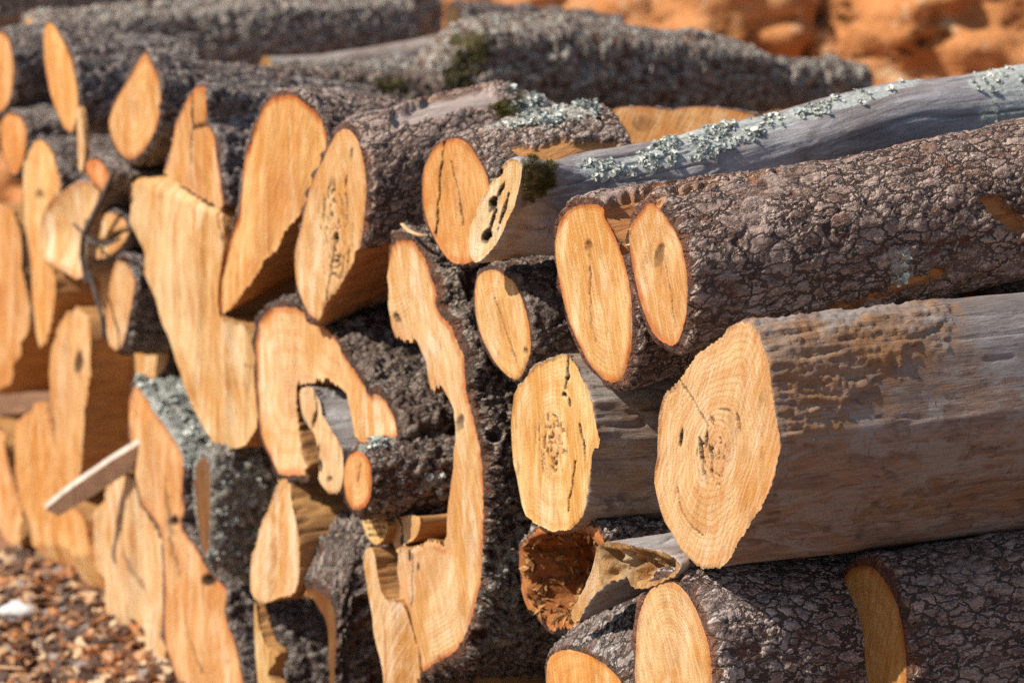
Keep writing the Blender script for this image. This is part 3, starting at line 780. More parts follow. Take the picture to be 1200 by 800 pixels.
# ---- G, H, I, O
log('G', 'small round log end wedged below the lichen log, left of the forked log',
    [(558,325),(570,316),(582,316),(595,325),(601,329),(608,340),(615,360),(620,380),(622,400),(621,417),(612,440),(605,445),(593,440),(577,420),(565,397),(558,375),(556,350)],
    [(680, 358, 60)], pith=(590, 385), tint=(.75, .68, .63), cracks=[([(590,385),(580,350)],.8,.004),([(592,388),(606,425)],.8,.004)], kind='ridge', thick=.005, amp=.6, rim=.3, L=.8, holes=[(617,411,2,3,0,.004)])
log('H', 'debarked dark log with an uneven pale face peppered with fine worm holes',
    [(615,447),(625,428),(642,422),(655,415),(665,415),(675,427),(682,442),(691,462),(696,482),(700,505),(704,523),(694,525),(693,542),(691,562),(687,585),(685,598),(682,605),(677,612),(667,622),(645,622),(625,612),(617,605),(612,598),(606,562),(601,540),(599,512),(599,482),(604,455)],
    [(800, 512, 104)], facepx=1.5, pith=(649, 515), name='debarked_log', kind='smooth', thick=0, wood=1, grey=.62, rim=.05, L=1.0,
    holes=[(660,462,3,2,20,.010),(666,471,1.4,4,-10,.006),(680,505,1.0,8,-8,.008),(684,527,1.0,10,-4,.008)], gall=[(646,520,20,42,.20,.009)], jag=.7,
    cracks=[([(665,416),(664,440),(661,455)],1.2,.008),([(674,540),(670,570),(665,598)],.9,.008)])
log('I', 'rotten hollow log end with crumbling orange wood inside a grey bark shell',
    [(606,652),(614,634),(622,628),(634,616),(652,620),(664,612),(684,618),(702,616),(708,640),(698,668),(694,690),(680,718),(676,742),(660,732),(646,740),(630,718),(616,712),(610,690),(612,672)],
    [(760, 655, 64)], o=.02, pith=(655, 675), name='hollow_log', kind='ridge', thick=.006, rim=.0, L=.6, dark=.0,
    jag=1.5, hollow=([(613,645),(620,630),(640,624),(664,625),(686,623),(699,638),(699,655),(689,683),(679,707),(672,728),(652,729),(632,720),(621,704),(613,678)], .15, .30), px=2.2, facepx=1.6, ftint=(.75, .48, .32))
log('O', 'splintered grey weathered log stub jutting below the worm-holed debarked log',
    [(700,636),(720,634),(745,640),(790,650),(800,668),(765,688),(738,690),(737,672),(728,679),(715,681),(700,692),(688,706),(676,733),(667,722),(676,705),(686,687),(694,665)],
    [(800, 662, 46)], o=-.02, pith=(725, 660), name='splintered_stub', kind='smooth', thick=0, wood=1, grey=.85, rim=0, L=.6, hollow=([(702,640),(745,643),(790,655),(790,672),(760,684),(742,684),(742,668),(725,674),(708,680)], .02), ftint=(.78,.76,.78), jag=.7, smooth=1)
# ---- bottom row
log('J', 'bottom log with a tall smooth oval face and thick scaly grey bark',
    [(744,800),(744,775),(747,725),(755,702),(765,686),(777,679),(792,681),(805,695),(815,712),(825,737),(832,762),(835,800),(833,830),(825,855),(810,870),(790,872),(765,855),(750,830)],
    [(1000, 752, 92)], o=-.015, pith=(786, 770), tint=(1.25, 1.16, 1.14), kind='plate', thick=.011, rim=.5, L=1.2, rough=1)
log('K', 'low log cut off by the bottom edge, its end below the hollow rotten log',
    [(639,780),(647,765),(665,760),(682,764),(700,772),(715,782),(730,800),(737,830),(725,870),(690,890),(660,880),(642,840)],
    [(770, 752, 70)], o=-.01, pith=(690, 815), kind='ridge', thick=.006, amp=.7, rim=.3, L=.7, ftint=(1,.86,.72))
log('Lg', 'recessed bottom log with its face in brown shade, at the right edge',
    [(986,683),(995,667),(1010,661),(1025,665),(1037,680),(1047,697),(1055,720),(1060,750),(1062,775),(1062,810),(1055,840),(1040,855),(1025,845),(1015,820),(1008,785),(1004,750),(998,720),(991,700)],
    [(1200, 735, 100)], o=.20, pith=(1025, 750), tint=(1.0, .84, .76), ftint=(.82,.64,.46), kind='plate', thick=.010, rim=.6, L=1.0)  # face tint lowered: the shade on this end is put into its colour
# ---- centre: big crescent shell
log('M', 'huge crescent shaped shell of a hollow log with shaggy dark bark, at the centre',
    [(465,282),(480,280),(492,292),(500,305),(505,325),(512,340),(511,360),(520,372),(530,380),(537,400),(545,415),(546,437),(548,462),(555,487),(562,517),(566,540),(567,575),(568,600),(566,637),(565,675),(560,700),(552,732),(540,755),(525,770),(512,775),(497,785),(490,791),(483,788),(480,785),(478,760),(472,720),(466,670),(467,650),(472,641),(490,642),(510,632),(522,637),(524,600),(526,580),(530,560),(532,530),(535,500),(532,480),(522,452),(505,457),(500,442),(503,432),(497,415),(490,400),(472,397),(460,390),(454,360),(457,342),(453,330),(455,310),(460,290)],
    [(700, 530, 262)], facet=0.25, jag=1.0, pith=(500, 540), name='hollow_log_shell', tint=(.9, .82, .74), kind='ridge', thick=.012, rim=.9, L=.8, amp=1.5, moss=.0,
    wood_edges=[[(480,785),(472,720),(466,670),(467,650),(472,641),(490,642),(510,632),(522,637),(524,600),(530,560),(535,500),(532,480),(522,452),(505,457),(500,442),(497,415),(490,400),(472,397),(460,390),(454,360),(455,310)]],
    holes=[(466,372,3,5,-20,.005),(541,495,4,9,10,.004),(480,651,2,6,0,.006),(492,664,1.5,5,0,.005)], cracks=[([(484,650),(485,690),(484,710)],.9,.005)],
    masks=[('lich', [(560,640),(620,620),(620,760),(560,760)], .45, 20)])
log('N', 'arched log end with a hollowed middle framing a grey inner slab',
    [(300,385),(310,365),(322,360),(340,360),(355,365),(372,377),(388,395),(397,405),(405,422),(415,435),(425,447),(431,465),(442,461),(452,472),(460,490),(465,505),(462,517),(440,517),(417,519),(411,492),(407,462),(397,450),(385,447),(372,443),(360,450),(346,448),(344,465),(348,500),(354,525),(362,556),(340,557),(325,555),(315,530),(305,512),(302,475),(300,425)],
    [(500, 440, 105)], facet=0.35, jag=1.0, pith=(365, 445), name='arched_log', tint=(.7, .64, .58), kind='ridge', thick=.011, amp=1.4, rim=.8, L=.9, px=2.8, facepx=2.3,
    wood_edges=[[(417,519),(411,492),(407,462),(397,450),(385,447),(372,443),(360,450),(346,448),(344,465),(348,500),(354,525),(362,556)]], holes=[(352,470,2,8,-10,.006),(356,530,2,12,-10,.008)])
log('N2', 'narrow curved inner slab with a grey side, inside the arched log end',
    [(345,455),(360,452),(367,462),(377,482),(390,500),(400,520),(403,540),(402,560),(400,575),(392,579),(385,575),(375,562),(372,545),(367,525),(365,510),(359,505),(350,492),(346,475)],
    o=-.015, facet=0.5, jag=.6, pith=(385, 530), name='inner_slab', cat='split log', kind='smooth', thick=0, wood=1, grey=1.0, rim=0, L=.4, holes=[(373,530,4,8,0,.008),(377,545,4,6,0,.006),(390,560,3,3,0,.004)], cracks=[([(365,456),(366,478),(361,500)],1.4,.010)])
log('P', 'thin branch with small oval end and dark lichen specked bark, before the crescent shell',
    [(402,555),(406,537),(415,529),(425,529),(434,542),(436,562),(434,585),(425,597),(412,597),(404,580)],
    [(470, 560, 44), (540, 556, 50)], o=-.06, pith=(419, 563), name='branch_log', tint=(.78, .72, .68), cracks=[([(419,563),(424,545)],.8,.004)], kind='ridge', thick=.006, rim=.9, L=.5, amp=.9, ftint=(1,.85,.75),
    masks=[('lich', [(410,510),(460,508),(460,525),(415,528)], .9, 5), ('lich', [(495,555),(520,555),(520,575),(495,578)], .9, 5)])
log('AA', 'pale split piece with a pinkish left edge, above the dark hollow end',
    [(322,562),(332,560),(338,585),(345,598),(351,622),(352,655),(351,678),(347,697),(325,699),(310,706),(298,704),(292,690),(292,660),(300,630),(312,600)],
    facet=1.0, jag=.6, pith=(325, 640), o=-.01, name='split_log', cat='split log', kind='smooth', thick=0, wood=1, rim=.1, L=.35, facepx=2.2, smooth=1)
log('AC', 'dark log end tinted black for shade, set back in the dark hollow at the bottom',
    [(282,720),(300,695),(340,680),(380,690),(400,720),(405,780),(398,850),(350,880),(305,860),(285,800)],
    [(460, 765, 92)], o=.24, pith=(345, 780), name='dark_log', tint=(.4, .37, .35), kind='ridge', thick=.006, rim=0, L=.6, px=4, facepx=4, dish=.02, jag=1.2, ftint=(.10, .085, .075))  # dark log; cavity shade also put into its near-black tints
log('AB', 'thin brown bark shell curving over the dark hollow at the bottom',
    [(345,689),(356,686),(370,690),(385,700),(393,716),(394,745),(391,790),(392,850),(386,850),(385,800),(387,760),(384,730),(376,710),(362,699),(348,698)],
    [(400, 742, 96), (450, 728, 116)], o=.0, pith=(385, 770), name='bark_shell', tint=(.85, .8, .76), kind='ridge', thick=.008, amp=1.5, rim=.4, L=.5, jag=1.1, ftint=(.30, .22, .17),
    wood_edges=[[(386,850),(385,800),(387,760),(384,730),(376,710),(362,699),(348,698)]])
log('AE', 'pale torn splinter standing left of the dark hollow at the bottom edge',
    [(284,712),(292,702),(297,722),(303,742),(309,755),(320,763),(316,778),(312,790),(320,806),(322,850),(292,850),(288,790)],
    o=-.01, pith=(304, 790), name='torn_splinter', cat='splinter', kind='smooth', thick=0, wood=1, rim=.0, L=.03, jag=1.2, facet=1.0, facepx=2.4)
log('Q', 'slender pale split stick standing beside the crescent shell near the bottom edge',
    [(422,652),(433,640),(441,643),(445,675),(452,700),(465,702),(470,730),(475,750),(480,772),(482,830),(455,830),(450,775),(442,750),(436,717),(427,682)],
    o=-.02, facet=1.5, jag=.6, pith=(450, 720), name='split_stick', cat='split log', kind='smooth', thick=0, wood=1, rim=0, L=.35)
log('R1', 'ridged sawn chunk end under the thin lichen specked branch',
    [(424,618),(426,605),(445,601),(455,612),(453,627),(443,639),(433,634)], o=-.015, pith=(440, 618), name='sawn_chunk', cat='wood chunk', kind='smooth', thick=0, wood=1, rim=0, L=.3, cracks=[([(428,612),(450,610)],1,.006),([(430,620),(451,617)],1,.006),([(433,628),(450,624)],1,.006)])
log('R2', 'angular cracked block beside the ridged sawn chunk, under the thin branch',
    [(459,607),(492,602),(493,617),(486,632),(474,637),(467,650),(461,640),(456,617)], o=.0, pith=(474, 622), name='wood_block', cat='wood chunk', kind='smooth', thick=0, wood=1, rim=0, L=.3, cracks=[([(468,606),(470,640)],1.4,.01)])
log('AD', 'shaded plank of split wood lying under the thin branch and arched log end',
    [(322,556),(345,556),(352,575),(356,600),(352,622),(345,600),(335,580)], [(420, 585, 28)], o=.02, pith=(342, 585), name='split_plank', cat='split log', kind='smooth', thick=0, wood=1, rim=0, L=.5)

# ---- left: blurred split pieces
lk = dict(px=3.4, facepx=3.0)
log('BB', 'long split log running down to the bottom edge left of the dark end',
    [(150,462),(155,450),(170,465),(185,485),(200,505),(212,525),(217,545),(214,580),(218,600),(212,612),(225,640),(235,655),(240,672),(252,687),(260,700),(265,730),(272,762),(282,805),(290,850),(225,850),(210,800),(197,770),(186,740),(184,712),(185,645),(172,610),(160,580),(150,540),(147,500)],
    [(330, 640, 170)], facet=1.2, jag=.7, pith=(205, 650), name='split_log', cat='split log', ftint=(0.98, 0.86, 0.74), kind='ridge', thick=.010, rim=.7, L=.9, lich=.0, masks=[('lich', [(150,400),(210,420),(260,540),(215,545),(160,455)], .8, 10)],
    holes=[(237,652,4,12,-20,.012),(240,680,5,6,-30,.01),(205,610,6,5,0,.012)], cracks=[([(195,560),(200,640),(215,720),(235,790)],1.0,.003)], **lk)
log('BK', 'lichen blotched bark log stub above the long split log, below the broad pale slab',
    [(229,545),(236,538),(243,534),(247,560),(246,610),(244,655),(238,650),(233,620),(229,580)],
    [(262, 592, 72), (318, 600, 88)], o=-.03, tint=(.8, .78, .75), pith=(239, 590), name='bark_stub', kind='ridge', thick=.010, amp=1.2, rim=.3, L=.3, lich=.55, ftint=(.34,.26,.22), **lk)
log('CC', 'brightest pale split log leaning beside the long split log, at lower left',
    [(105,610),(117,590),(128,560),(135,552),(148,548),(157,575),(165,600),(180,630),(185,645),(184,712),(186,740),(194,768),(175,770),(165,765),(150,760),(133,748),(127,725),(125,692),(112,665),(105,640),(102,620)],
    facet=1.4, jag=.7, pith=(145, 660), o=.004, name='split_log', cat='split log', kind='smooth', thick=0, wood=1, rim=0, L=.9, ftint=(1.05,1.08,1.1), cracks=[([(140,600),(150,660),(165,720)],1.0,.003)], **lk)
log('EE', 'upright split log with a dark worn edge, second column from the left edge',
    [(72,365),(85,362),(100,375),(104,400),(104,445),(99,475),(96,512),(95,550),(92,562),(75,573),(67,550),(61,525),(54,487),(47,445),(48,425),(53,400),(62,380)],
    facet=1.2, jag=.6, pith=(76, 470), name='split_log', cat='split log', kind='smooth', thick=0, wood=1, rim=.1, L=1.0, ftint=(0.98, 0.84, 0.7), holes=[(91,425,4,10,5,.005)], **lk)
log('FF', 'broad orange split log resting at the ground, left of the brightest split log',
    [(14,505),(25,487),(47,468),(54,487),(61,525),(68,555),(75,575),(82,590),(100,600),(104,640),(112,665),(120,692),(95,692),(75,678),(50,660),(33,630),(25,600),(17,560)],
    facet=1.0, fold=[((118,640),(20,612),-.0),((20,632),(118,652),.5)], jag=.6, pith=(65, 590), o=.0, name='split_log', cat='split log', kind='smooth', thick=0, wood=1, rim=.5, L=1.0, ftint=(0.97, 0.8, 0.66), **lk)
log('GG', 'tall split log cut off by the left edge at mid height',
    [(-40,238),(12,240),(22,265),(25,300),(30,345),(33,370),(27,400),(15,430),(5,455),(-40,470)], facet=1.1, jag=.6, pith=(0, 350), name='split_log', cat='split log', kind='smooth', thick=0, wood=1, rim=.1, L=1.0, ftint=(0.98, 0.82, 0.68), **lk)
log('Z', 'long narrow split log curving down behind the pale curled slab',
    [(24,200),(33,170),(45,162),(57,178),(65,200),(70,222),(57,240),(48,255),(45,290),(48,302),(62,317),(68,348),(60,370),(53,395),(45,410),(40,390),(37,350),(32,300),(27,262),(24,230)],
    facet=0.7, jag=.6, pith=(45, 250), name='split_log', cat='split log', ftint=(1, 0.9, 0.8), kind='ridge', thick=.006, rim=.3, L=1.0, wood_edges=[[(48,255),(45,290),(48,302),(62,317),(68,348),(60,370),(45,410)]], holes=[(45,228,4,4,0,.004)], **lk)
log('HH', 'pale curled slab with a ragged dark right edge near the left edge',
    [(47,300),(46,265),(55,240),(75,222),(97,210),(117,220),(115,233),(105,257),(100,275),(101,300),(103,313),(92,330),(75,318),(60,308)],
    pith=(75, 270), o=-.02, name='curled_slab', cat='split log', kind='smooth', thick=0, wood=1, grey=.4, rim=.5, L=.12, dish=.02, ftint=(1.1,1.2,1.35), cracks=[([(98,262),(95,280),(98,300),(100,320)],3,.012)], **lk)
log('HI', 'small pinkish knob end above the pale curled slab',
    [(98,195),(105,187),(115,187),(125,198),(130,210),(125,227),(117,222),(105,210)], pith=(114, 205), o=-.03, name='knob_end', kind='ridge', thick=.004, rim=.6, L=.5, ftint=(1,.8,.7), **lk)
log('II', 'narrow upright split strip among dark bark, right of the curled slab',
    [(135,310),(145,300),(157,325),(155,350),(148,400),(140,412),(127,402),(126,370),(130,340)], facet=0.6, jag=.6, pith=(141, 355), name='split_strip', cat='split log', kind='ridge', thick=.008, rim=.3, L=.8, ftint=(.95,.9,.85), wood_edges=[], **lk)
log('IJ', 'pale broken shard between the curled slab and the broad pale slab',
    [(110,262),(125,247),(145,255),(152,270),(145,285),(130,300),(112,305),(108,290)], pith=(130, 275), o=.0, name='broken_shard', cat='split log', kind='ridge', thick=.006, rim=.3, L=.6, ftint=(1,1,1.05), cracks=[([(108,285),(125,282),(150,268)],3,.012)], **lk)
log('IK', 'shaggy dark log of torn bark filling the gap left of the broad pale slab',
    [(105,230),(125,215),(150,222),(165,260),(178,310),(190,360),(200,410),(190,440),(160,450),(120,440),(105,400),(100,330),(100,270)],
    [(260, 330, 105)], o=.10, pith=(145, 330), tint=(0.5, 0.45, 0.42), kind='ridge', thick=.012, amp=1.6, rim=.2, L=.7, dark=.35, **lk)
log('KK', 'lowest split log at the left edge, just above the wood chips',
    [(-40,480),(3,505),(10,560),(17,600),(27,640),(10,640),(-40,610)], facet=1.5, jag=.6, pith=(-5, 570), name='split_log', cat='split log', kind='smooth', thick=0, wood=1, rim=.2, L=1.0, ftint=(0.98, 0.8, 0.66), **lk)
log('V', 'pointed leaf shaped log end with a ragged tip, on top of the stack at left',
    [(172,62),(176,72),(186,92),(189,112),(186,140),(178,162),(162,184),(148,187),(136,175),(129,155),(126,142),(130,136),(136,118),(147,100),(159,78),(165,67)],
    [(260, 132, 48), (330,140,44)], pith=(158, 128), kind='ridge', thick=.009, rim=.6, L=.5, ftint=(1, 0.86, 0.74), **lk)
log('W', 'slender oval log end standing highest at the upper left',
    [(51,37),(56,26),(63,28),(75,48),(86,78),(92,115),(90,140),(84,157),(74,148),(64,125),(56,98),(51,60)],
    [(150, 92, 48)], pith=(72, 92), kind='ridge', thick=.009, rim=.3, L=.3, ftint=(1, 0.86, 0.72), **lk)
log('W2', 'thin upright splinter of split wood below the highest oval end',
    [(89,125),(94,128),(97,155),(99,185),(95,204),(92,200),(91,165)], pith=(94, 165), o=-.02, name='split_splinter', cat='splinter', kind='smooth', thick=0, wood=1, rim=0, L=.012, **lk)
log('X', 'log end cut off by the left edge at the top of the stack',
    [(-14,50),(-4,38),(9,41),(16,72),(15,105),(7,128),(-8,133),(-16,100)], [(70, 80, 48)], pith=(0, 85), kind='ridge', thick=.009, rim=.3, L=.22, ftint=(1, 0.86, 0.74), **lk)
log('Y', 'small rounded log end directly below the one at the upper left edge',
    [(2,140),(12,132),(25,138),(31,152),(30,175),(24,198),(15,207),(5,188),(1,162)], [(80, 165, 40)], pith=(16, 168), kind='ridge', thick=.006, rim=.3, L=.42, ftint=(1, 0.8, 0.62), **lk)

# ---- back: big trunks lying over the far side of the stack
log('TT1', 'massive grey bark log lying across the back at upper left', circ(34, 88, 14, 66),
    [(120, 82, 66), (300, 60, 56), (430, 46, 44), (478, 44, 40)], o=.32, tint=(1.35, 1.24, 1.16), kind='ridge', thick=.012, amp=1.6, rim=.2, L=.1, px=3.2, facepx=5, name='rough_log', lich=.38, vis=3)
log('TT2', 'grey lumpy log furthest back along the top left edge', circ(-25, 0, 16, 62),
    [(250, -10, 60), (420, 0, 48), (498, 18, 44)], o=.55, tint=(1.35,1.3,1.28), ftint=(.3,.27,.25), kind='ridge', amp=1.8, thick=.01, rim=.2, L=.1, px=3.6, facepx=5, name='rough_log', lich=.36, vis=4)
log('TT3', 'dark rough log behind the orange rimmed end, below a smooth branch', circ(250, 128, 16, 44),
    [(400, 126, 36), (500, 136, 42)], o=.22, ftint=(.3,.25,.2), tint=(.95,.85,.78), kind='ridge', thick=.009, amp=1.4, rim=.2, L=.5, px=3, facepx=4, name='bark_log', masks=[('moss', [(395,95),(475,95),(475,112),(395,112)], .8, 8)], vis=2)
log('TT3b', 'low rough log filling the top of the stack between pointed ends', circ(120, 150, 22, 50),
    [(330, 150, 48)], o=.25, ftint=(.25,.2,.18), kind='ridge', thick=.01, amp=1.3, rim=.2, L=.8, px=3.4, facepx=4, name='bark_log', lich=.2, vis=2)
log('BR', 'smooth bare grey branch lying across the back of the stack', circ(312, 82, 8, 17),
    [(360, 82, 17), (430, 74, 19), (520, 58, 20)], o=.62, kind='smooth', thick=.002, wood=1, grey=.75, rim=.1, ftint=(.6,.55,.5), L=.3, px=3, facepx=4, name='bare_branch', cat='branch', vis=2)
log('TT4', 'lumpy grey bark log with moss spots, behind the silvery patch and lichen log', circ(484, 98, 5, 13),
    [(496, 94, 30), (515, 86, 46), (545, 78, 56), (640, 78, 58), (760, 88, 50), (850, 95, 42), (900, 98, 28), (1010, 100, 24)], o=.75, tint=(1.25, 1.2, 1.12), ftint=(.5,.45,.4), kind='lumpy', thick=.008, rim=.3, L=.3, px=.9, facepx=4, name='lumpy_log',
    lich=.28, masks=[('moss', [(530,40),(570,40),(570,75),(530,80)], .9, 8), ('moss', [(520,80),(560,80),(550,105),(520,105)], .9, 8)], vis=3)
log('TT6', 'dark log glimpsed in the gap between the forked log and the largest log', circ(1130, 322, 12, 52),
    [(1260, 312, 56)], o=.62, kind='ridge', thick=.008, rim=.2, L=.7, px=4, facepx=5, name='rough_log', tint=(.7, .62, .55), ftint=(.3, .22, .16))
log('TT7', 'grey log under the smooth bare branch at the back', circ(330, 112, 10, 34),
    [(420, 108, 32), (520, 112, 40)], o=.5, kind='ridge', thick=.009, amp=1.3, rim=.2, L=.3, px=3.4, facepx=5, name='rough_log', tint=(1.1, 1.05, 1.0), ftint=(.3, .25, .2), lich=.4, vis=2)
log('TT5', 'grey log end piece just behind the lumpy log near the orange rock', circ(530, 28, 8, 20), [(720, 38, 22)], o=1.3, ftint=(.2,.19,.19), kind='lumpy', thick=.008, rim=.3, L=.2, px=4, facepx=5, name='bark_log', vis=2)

# ------------------------------------------------------------------ growth on the logs
def flakes(key, what, count, name, mat, size, stiff=.5, blade=False):
    g = LOGS[key]; w = g[what][:len(g['bpx'])]
    ok = (w > .45) & g['facing'] & (g['li'] > .004)
    nz = fbm(np.concatenate([g['bpx'] * .09, np.full((len(w), 1), 3.3)], 1), 3, 8)
    idx = np.nonzero(ok & (nz > (.10 if what == 'lich' else -.02)))[0]
    if not len(idx): return
    pick = rng.choice(idx, count)
    V, Fc = [], []
    for i in pick:
        c = g['V'][i] + (rng.random(3) - .5) * .006; nr = g['N'][i]
        nr = nr + rng.normal(size=3) * stiff + UP * .15; nr /= np.linalg.norm(nr)
        a = np.cross(nr, rng.normal(size=3)); a /= np.linalg.norm(a); b = np.cross(nr, a)
        r = size * rng.uniform(.4, 1.3); k0 = len(V)
        if blade:
            V += [c + a * r * .16, c - a * r * .16, c + nr * r * 1.3 + b * r * .4]; Fc.append([k0, k0 + 1, k0 + 2]); continue
        V.append(c + nr * r * .1)
        m = 7
        for j in range(m):
            t = 6.283 * j / m; rr = r * rng.uniform(.45, 1.2)
            V.append(c + a * rr * math.cos(t) + b * rr * math.sin(t) + nr * r * rng.uniform(.1, .75))
        for j in range(m): Fc.append([k0, k0 + 1 + j, k0 + 1 + (j + 1) % m])
    o = mesh_obj(name, np.array(V) - g['P0'], Fc, mat, g['root'], smooth=False)
    if g.get('shift'): o.location = Vector(g['P0'] - LOGS['B1']['P0'])
    o['kind'] = 'stuff'
flakes('C', 'lich', 4200, 'lichen', M_LICH, .0034, .6)
flakes('C', 'lich', 160, 'lichen', M_LICH, .0060, .9)
flakes('C', 'moss', 3400, 'moss', M_MOSS, .0030, .5, True)
for kk, ct, sz in (('D', 500, .005), ('E', 260, .005), ('P', 160, .006), ('B2', 40, .004), ('BK', 700, .006), ('BB', 500, .007), ('TT4', 500, .007), ('M', 260, .004)):
    flakes(kk, 'lich', ct, 'lichen', M_LICH, sz)
for kk, ct in (('E', 700), ('TT4', 900), ('TT3', 500)):
    flakes(kk, 'moss', ct, 'moss', M_MOSS, .0055, .5, True)

def crumbs(key, n, name, mat):
    g = LOGS[key]; fp, rt = g['FP'], g['rot_shade']
    idx = np.nonzero(g['depm'] > .006)[0]; V, Fc = [], []
    for i in rng.choice(idx, n):
        c = fp[i] - D * rng.uniform(0, .012); r = rng.uniform(.003, .009); k0 = len(V)
        a = rng.normal(size=3); a /= np.linalg.norm(a); b = np.cross(a, rng.normal(size=3)); b /= np.linalg.norm(b); e = np.cross(a, b)
        V += [c + a * r * 1.6, c - a * r * 1.5, c + b * r * .6, c - b * r * .7, c + e * r * .5, c - e * r * .5]
        Fc += [[k0 + x, k0 + y, k0 + z] for x, y, z in ((0, 2, 4), (2, 1, 4), (1, 3, 4), (3, 0, 4), (2, 0, 5), (1, 2, 5), (3, 1, 5), (0, 3, 5))]
    o = mesh_obj(name, np.array(V) - g['P0'], Fc, mat, g['root'], smooth=False); o['kind'] = 'stuff'
M_CRUMB = mat_simple('crumbling_rot', (.10, .045, .018), (.32, .14, .05), 120, (.50, .26, .10), island=True)
crumbs('I', 1900, 'rotten_wood', M_CRUMB)

# ------------------------------------------------------------------ loose pieces
def strip(name, label, cat, pts, w, th, mat, side=None, curl=None, group=None):
    """a bent strip of wood through 3-D points, w wide, th thick"""
    P = np.asarray(pts, float); n = len(P); V, Fc = [], []
    side = np.asarray(side if side is not None else UP, float)
    for i in range(n):
        t = P[min(i + 1, n - 1)] - P[max(i - 1, 0)]; t /= np.linalg.norm(t)
        a = side - t * (side @ t); a /= np.linalg.norm(a); b = np.cross(t, a)
        k = 1 - .35 * abs(2 * i / (n - 1) - 1) ** 3 + random.uniform(-.08, .08)
        for (x, y) in ((-1, -1), (1, -1), (1, 1), (-1, 1)):
            V.append(P[i] + a * x * w / 2 * k + b * y * th / 2)
    for i in range(n - 1):
        for j in range(4):
            Fc.append([i * 4 + j, i * 4 + (j + 1) % 4, i * 4 + 4 + (j + 1) % 4, i * 4 + 4 + j])
    Fc += [[3, 2, 1, 0], [n * 4 - 4, n * 4 - 3, n * 4 - 2, n * 4 - 1]]
    o = mesh_obj(name, np.array(V) - P[0], Fc, mat, None, P[0], smooth=False)
    o['label'] = label; o['category'] = cat
    if group: o['group'] = group
    return o
def bez(a, b, c, n=9):
    t = np.linspace(0, 1, n)[:, None]
    return (1 - t) ** 2 * a + 2 * t * (1 - t) * b + t * t * c
M_GSTICK = mat_simple('weathered_stick', (.50, .40, .34), (.68, .58, .50), 40)
a, b = front([(61, 597)], -.12)[0], front([(153, 536)], .0)[0]
strip('flat_stick', 'flat pale grey stick sticking out diagonally at lower left', 'stick', bez(a, (a + b) / 2 + UP * .004, b + (b - a) * .6), 0.05, .016, M_GSTICK, side=D - UP * .45)
a, m, c = front([(471, 262)], -.02)[0], front([(481, 276)], -.03)[0], front([(501, 276)], -.005)[0]
strip('curled_shaving', 'curled pale shaving caught at the top of the crescent shell', 'shaving', bez(a, m, c), .007, .0015, M_SPLIT, side=D)
a, m, c = front([(329, 598)], -.012)[0], front([(341, 600)], -.03)[0], front([(348, 626)], -.012)[0]

def splinters(key, pts, name='splinter'):
    g = LOGS[key]; V, Fc = [], []
    for (x, y, dx, dy) in pts:
        p, q = front([(x, y)], -.004)[0], front([(x + dx, y + dy)], -.012)[0]
        t = q - p; s_ = np.cross(t, D); s_ = s_ / np.linalg.norm(s_) * .0016; k = len(V)
        V += [p - s_, p + s_, p + D * .003, q]
        Fc += [[k, k + 1, k + 3], [k + 1, k + 2, k + 3], [k + 2, k, k + 3]]
    o = mesh_obj(name, np.array(V) - g['P0'], Fc, M_SPLIT, g['root'], smooth=False)
    if g.get('shift'): o.location = Vector(g['P0'] - LOGS['B1']['P0'])
for (x, y, dx, dy) in [(747,255,-8,-4),(744,262,-9,-1),(741,268,-8,1),(740,274,-7,-2),(739,286,-8,2),(741,250,-6,-3)]:
    splinters('B2', [(x, y, dx, dy)])
for q_ in [(762,686,-5,-8),(769,682,-1,-9)]: splinters('J', [q_])

M_TWIG = mat_simple('dark_twig', (.05, .04, .035), (.14, .12, .11), 90)
for lab, pts, w_ in (('dark forked twig hanging over the pale curled slab', [(134,200),(122,228),(108,256),(98,274),(96,300),(102,332)], .010),
                     ('thin dark twig crossing the pale broken shard', [(98,274),(108,284),(124,287),(140,280)], .006),
                     ('short dark twig pointing left on the curled slab', [(98,274),(92,268),(86,262)], .005),
                     ('bent grey twig below the pale broken shard', [(104,318),(112,345),(120,372),(122,396)], .008)):
    P3 = front(pts, -.035)
    strip('twig', lab, 'twig', P3, w_, w_ * .9, M_TWIG, side=U, group='twigs among the split logs')
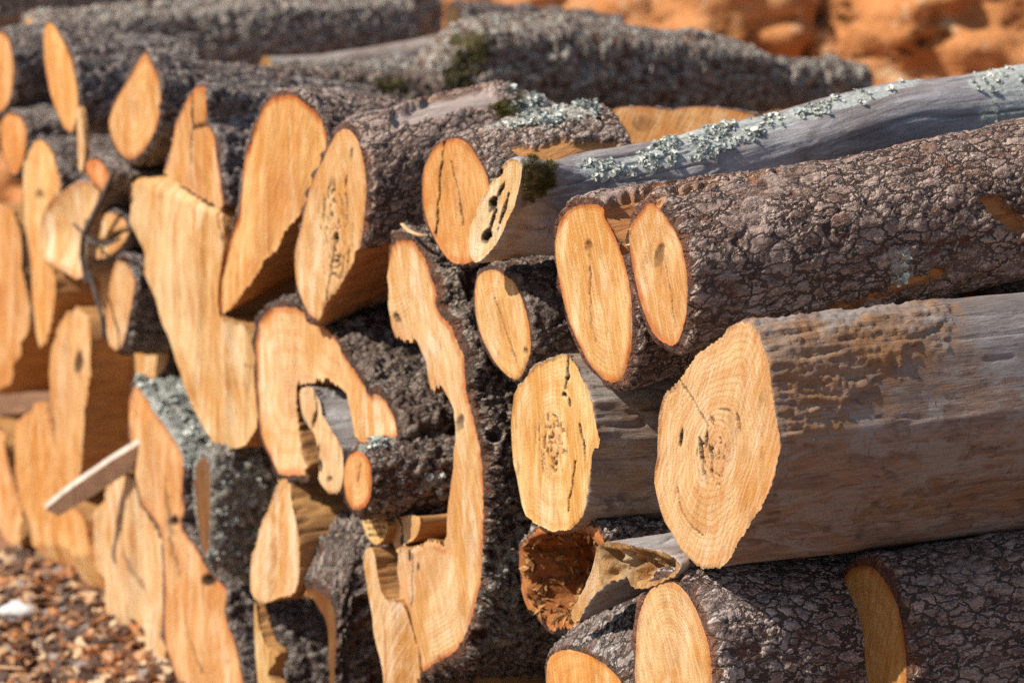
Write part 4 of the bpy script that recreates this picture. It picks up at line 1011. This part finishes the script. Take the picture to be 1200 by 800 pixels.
# ground litter in front of the stack
def chips(name, n, area, size, mat):
    V, Fc = [], []
    X = area(n)
    zz = ground_z(np.concatenate([X, np.zeros((len(X), 1))], 1))[:, 2]
    for (x, y), z in zip(X, zz):
        L_, W_, H_ = size * rng.uniform(.4, 1.6), size * rng.uniform(.2, .7), size * rng.uniform(.04, .2)
        e = Matrix.Rotation(rng.uniform(0, 6.28), 3, 'Z') @ Matrix.Rotation(rng.normal() * .45, 3, 'X') @ Matrix.Rotation(rng.normal() * .45, 3, 'Y')
        k = len(V); bend = rng.normal() * .15
        for sx in (-1, 1):
            for sy in (-1, 1):
                for sz in (-1, 1):
                    p = e @ Vector((sx * L_ / 2 * rng.uniform(.6, 1.1), sy * W_ / 2 * rng.uniform(.5, 1.1), sz * H_ / 2 + bend * L_ * .2 * sx))
                    V.append((x + p.x, y + p.y, z + .008 + p.z))
        for f in ((0, 1, 3, 2), (4, 6, 7, 5), (0, 4, 5, 1), (2, 3, 7, 6), (0, 2, 6, 4), (1, 5, 7, 3)): Fc.append([k + i for i in f])
    o = mesh_obj(name, V, Fc, mat, smooth=False)
    o['kind'] = 'stuff'; o['label'] = 'reddish wood chips and bark scraps scattered on the ground'; o['category'] = 'wood chips'
def area_front(n):
    s_ = rng.uniform(-2.6, 1.2, n); d_ = -np.abs(rng.normal(size=n)) * .6 + .15
    P = P_FRONT[None] + U[None] * s_[:, None] + D[None] * d_[:, None]
    return P[:, :2]
chips('wood_chips', 8000, area_front, .046, M_CHIP)
# pale stone on the litter
gp = on_plane([(20, 727)], np.zeros(3), UP)[0]
th_, ph_ = np.meshgrid(np.linspace(0, 2 * math.pi, 20, endpoint=False), np.linspace(.02, math.pi - .02, 12))
S = np.stack([np.sin(ph_) * np.cos(th_), np.sin(ph_) * np.sin(th_), np.cos(ph_)], 2).reshape(-1, 3)
S = S * (1 + fbm(S * 1.8, 3)[:, None] * .5) * np.array([.042, .03, .018])
fi = [[r * 20 + c, (r + 1) * 20 + c, (r + 1) * 20 + (c + 1) % 20, r * 20 + (c + 1) % 20] for r in range(11) for c in range(20)]
st = mesh_obj('pale_stone', S, fi, mat_simple('chalk', (.62, .62, .64), (.8, .8, .8), 60), None, gp + UP * .022)
st['label'] = 'small white stone lying on the wood chips at lower left'; st['category'] = 'stone'

# courses below the picture that carry the stack
for z_, ss in ((.10, (-.30, -.09, .12, .33, .54, .75, .96)), (.285, (.23, .44, .65, .86))):
    for s_ in ss:
        c3 = P_FRONT * np.array([1, 1, 0]) + U * s_ + UP * z_
        cpx = [tuple(to_px((c3 + U * .098 * math.cos(a_) + UP * .098 * math.sin(a_))[None])[0][0]) for a_ in np.linspace(0, 6.283, 20, endpoint=False)]
        log('low%.2f%.2f' % (z_, s_), 'round supporting log in the lowest courses under the stack', cpx, name='supporting_log', kind='plate', L=1.1, px=9, facepx=9, vis=.3, group='supporting logs under the stack')
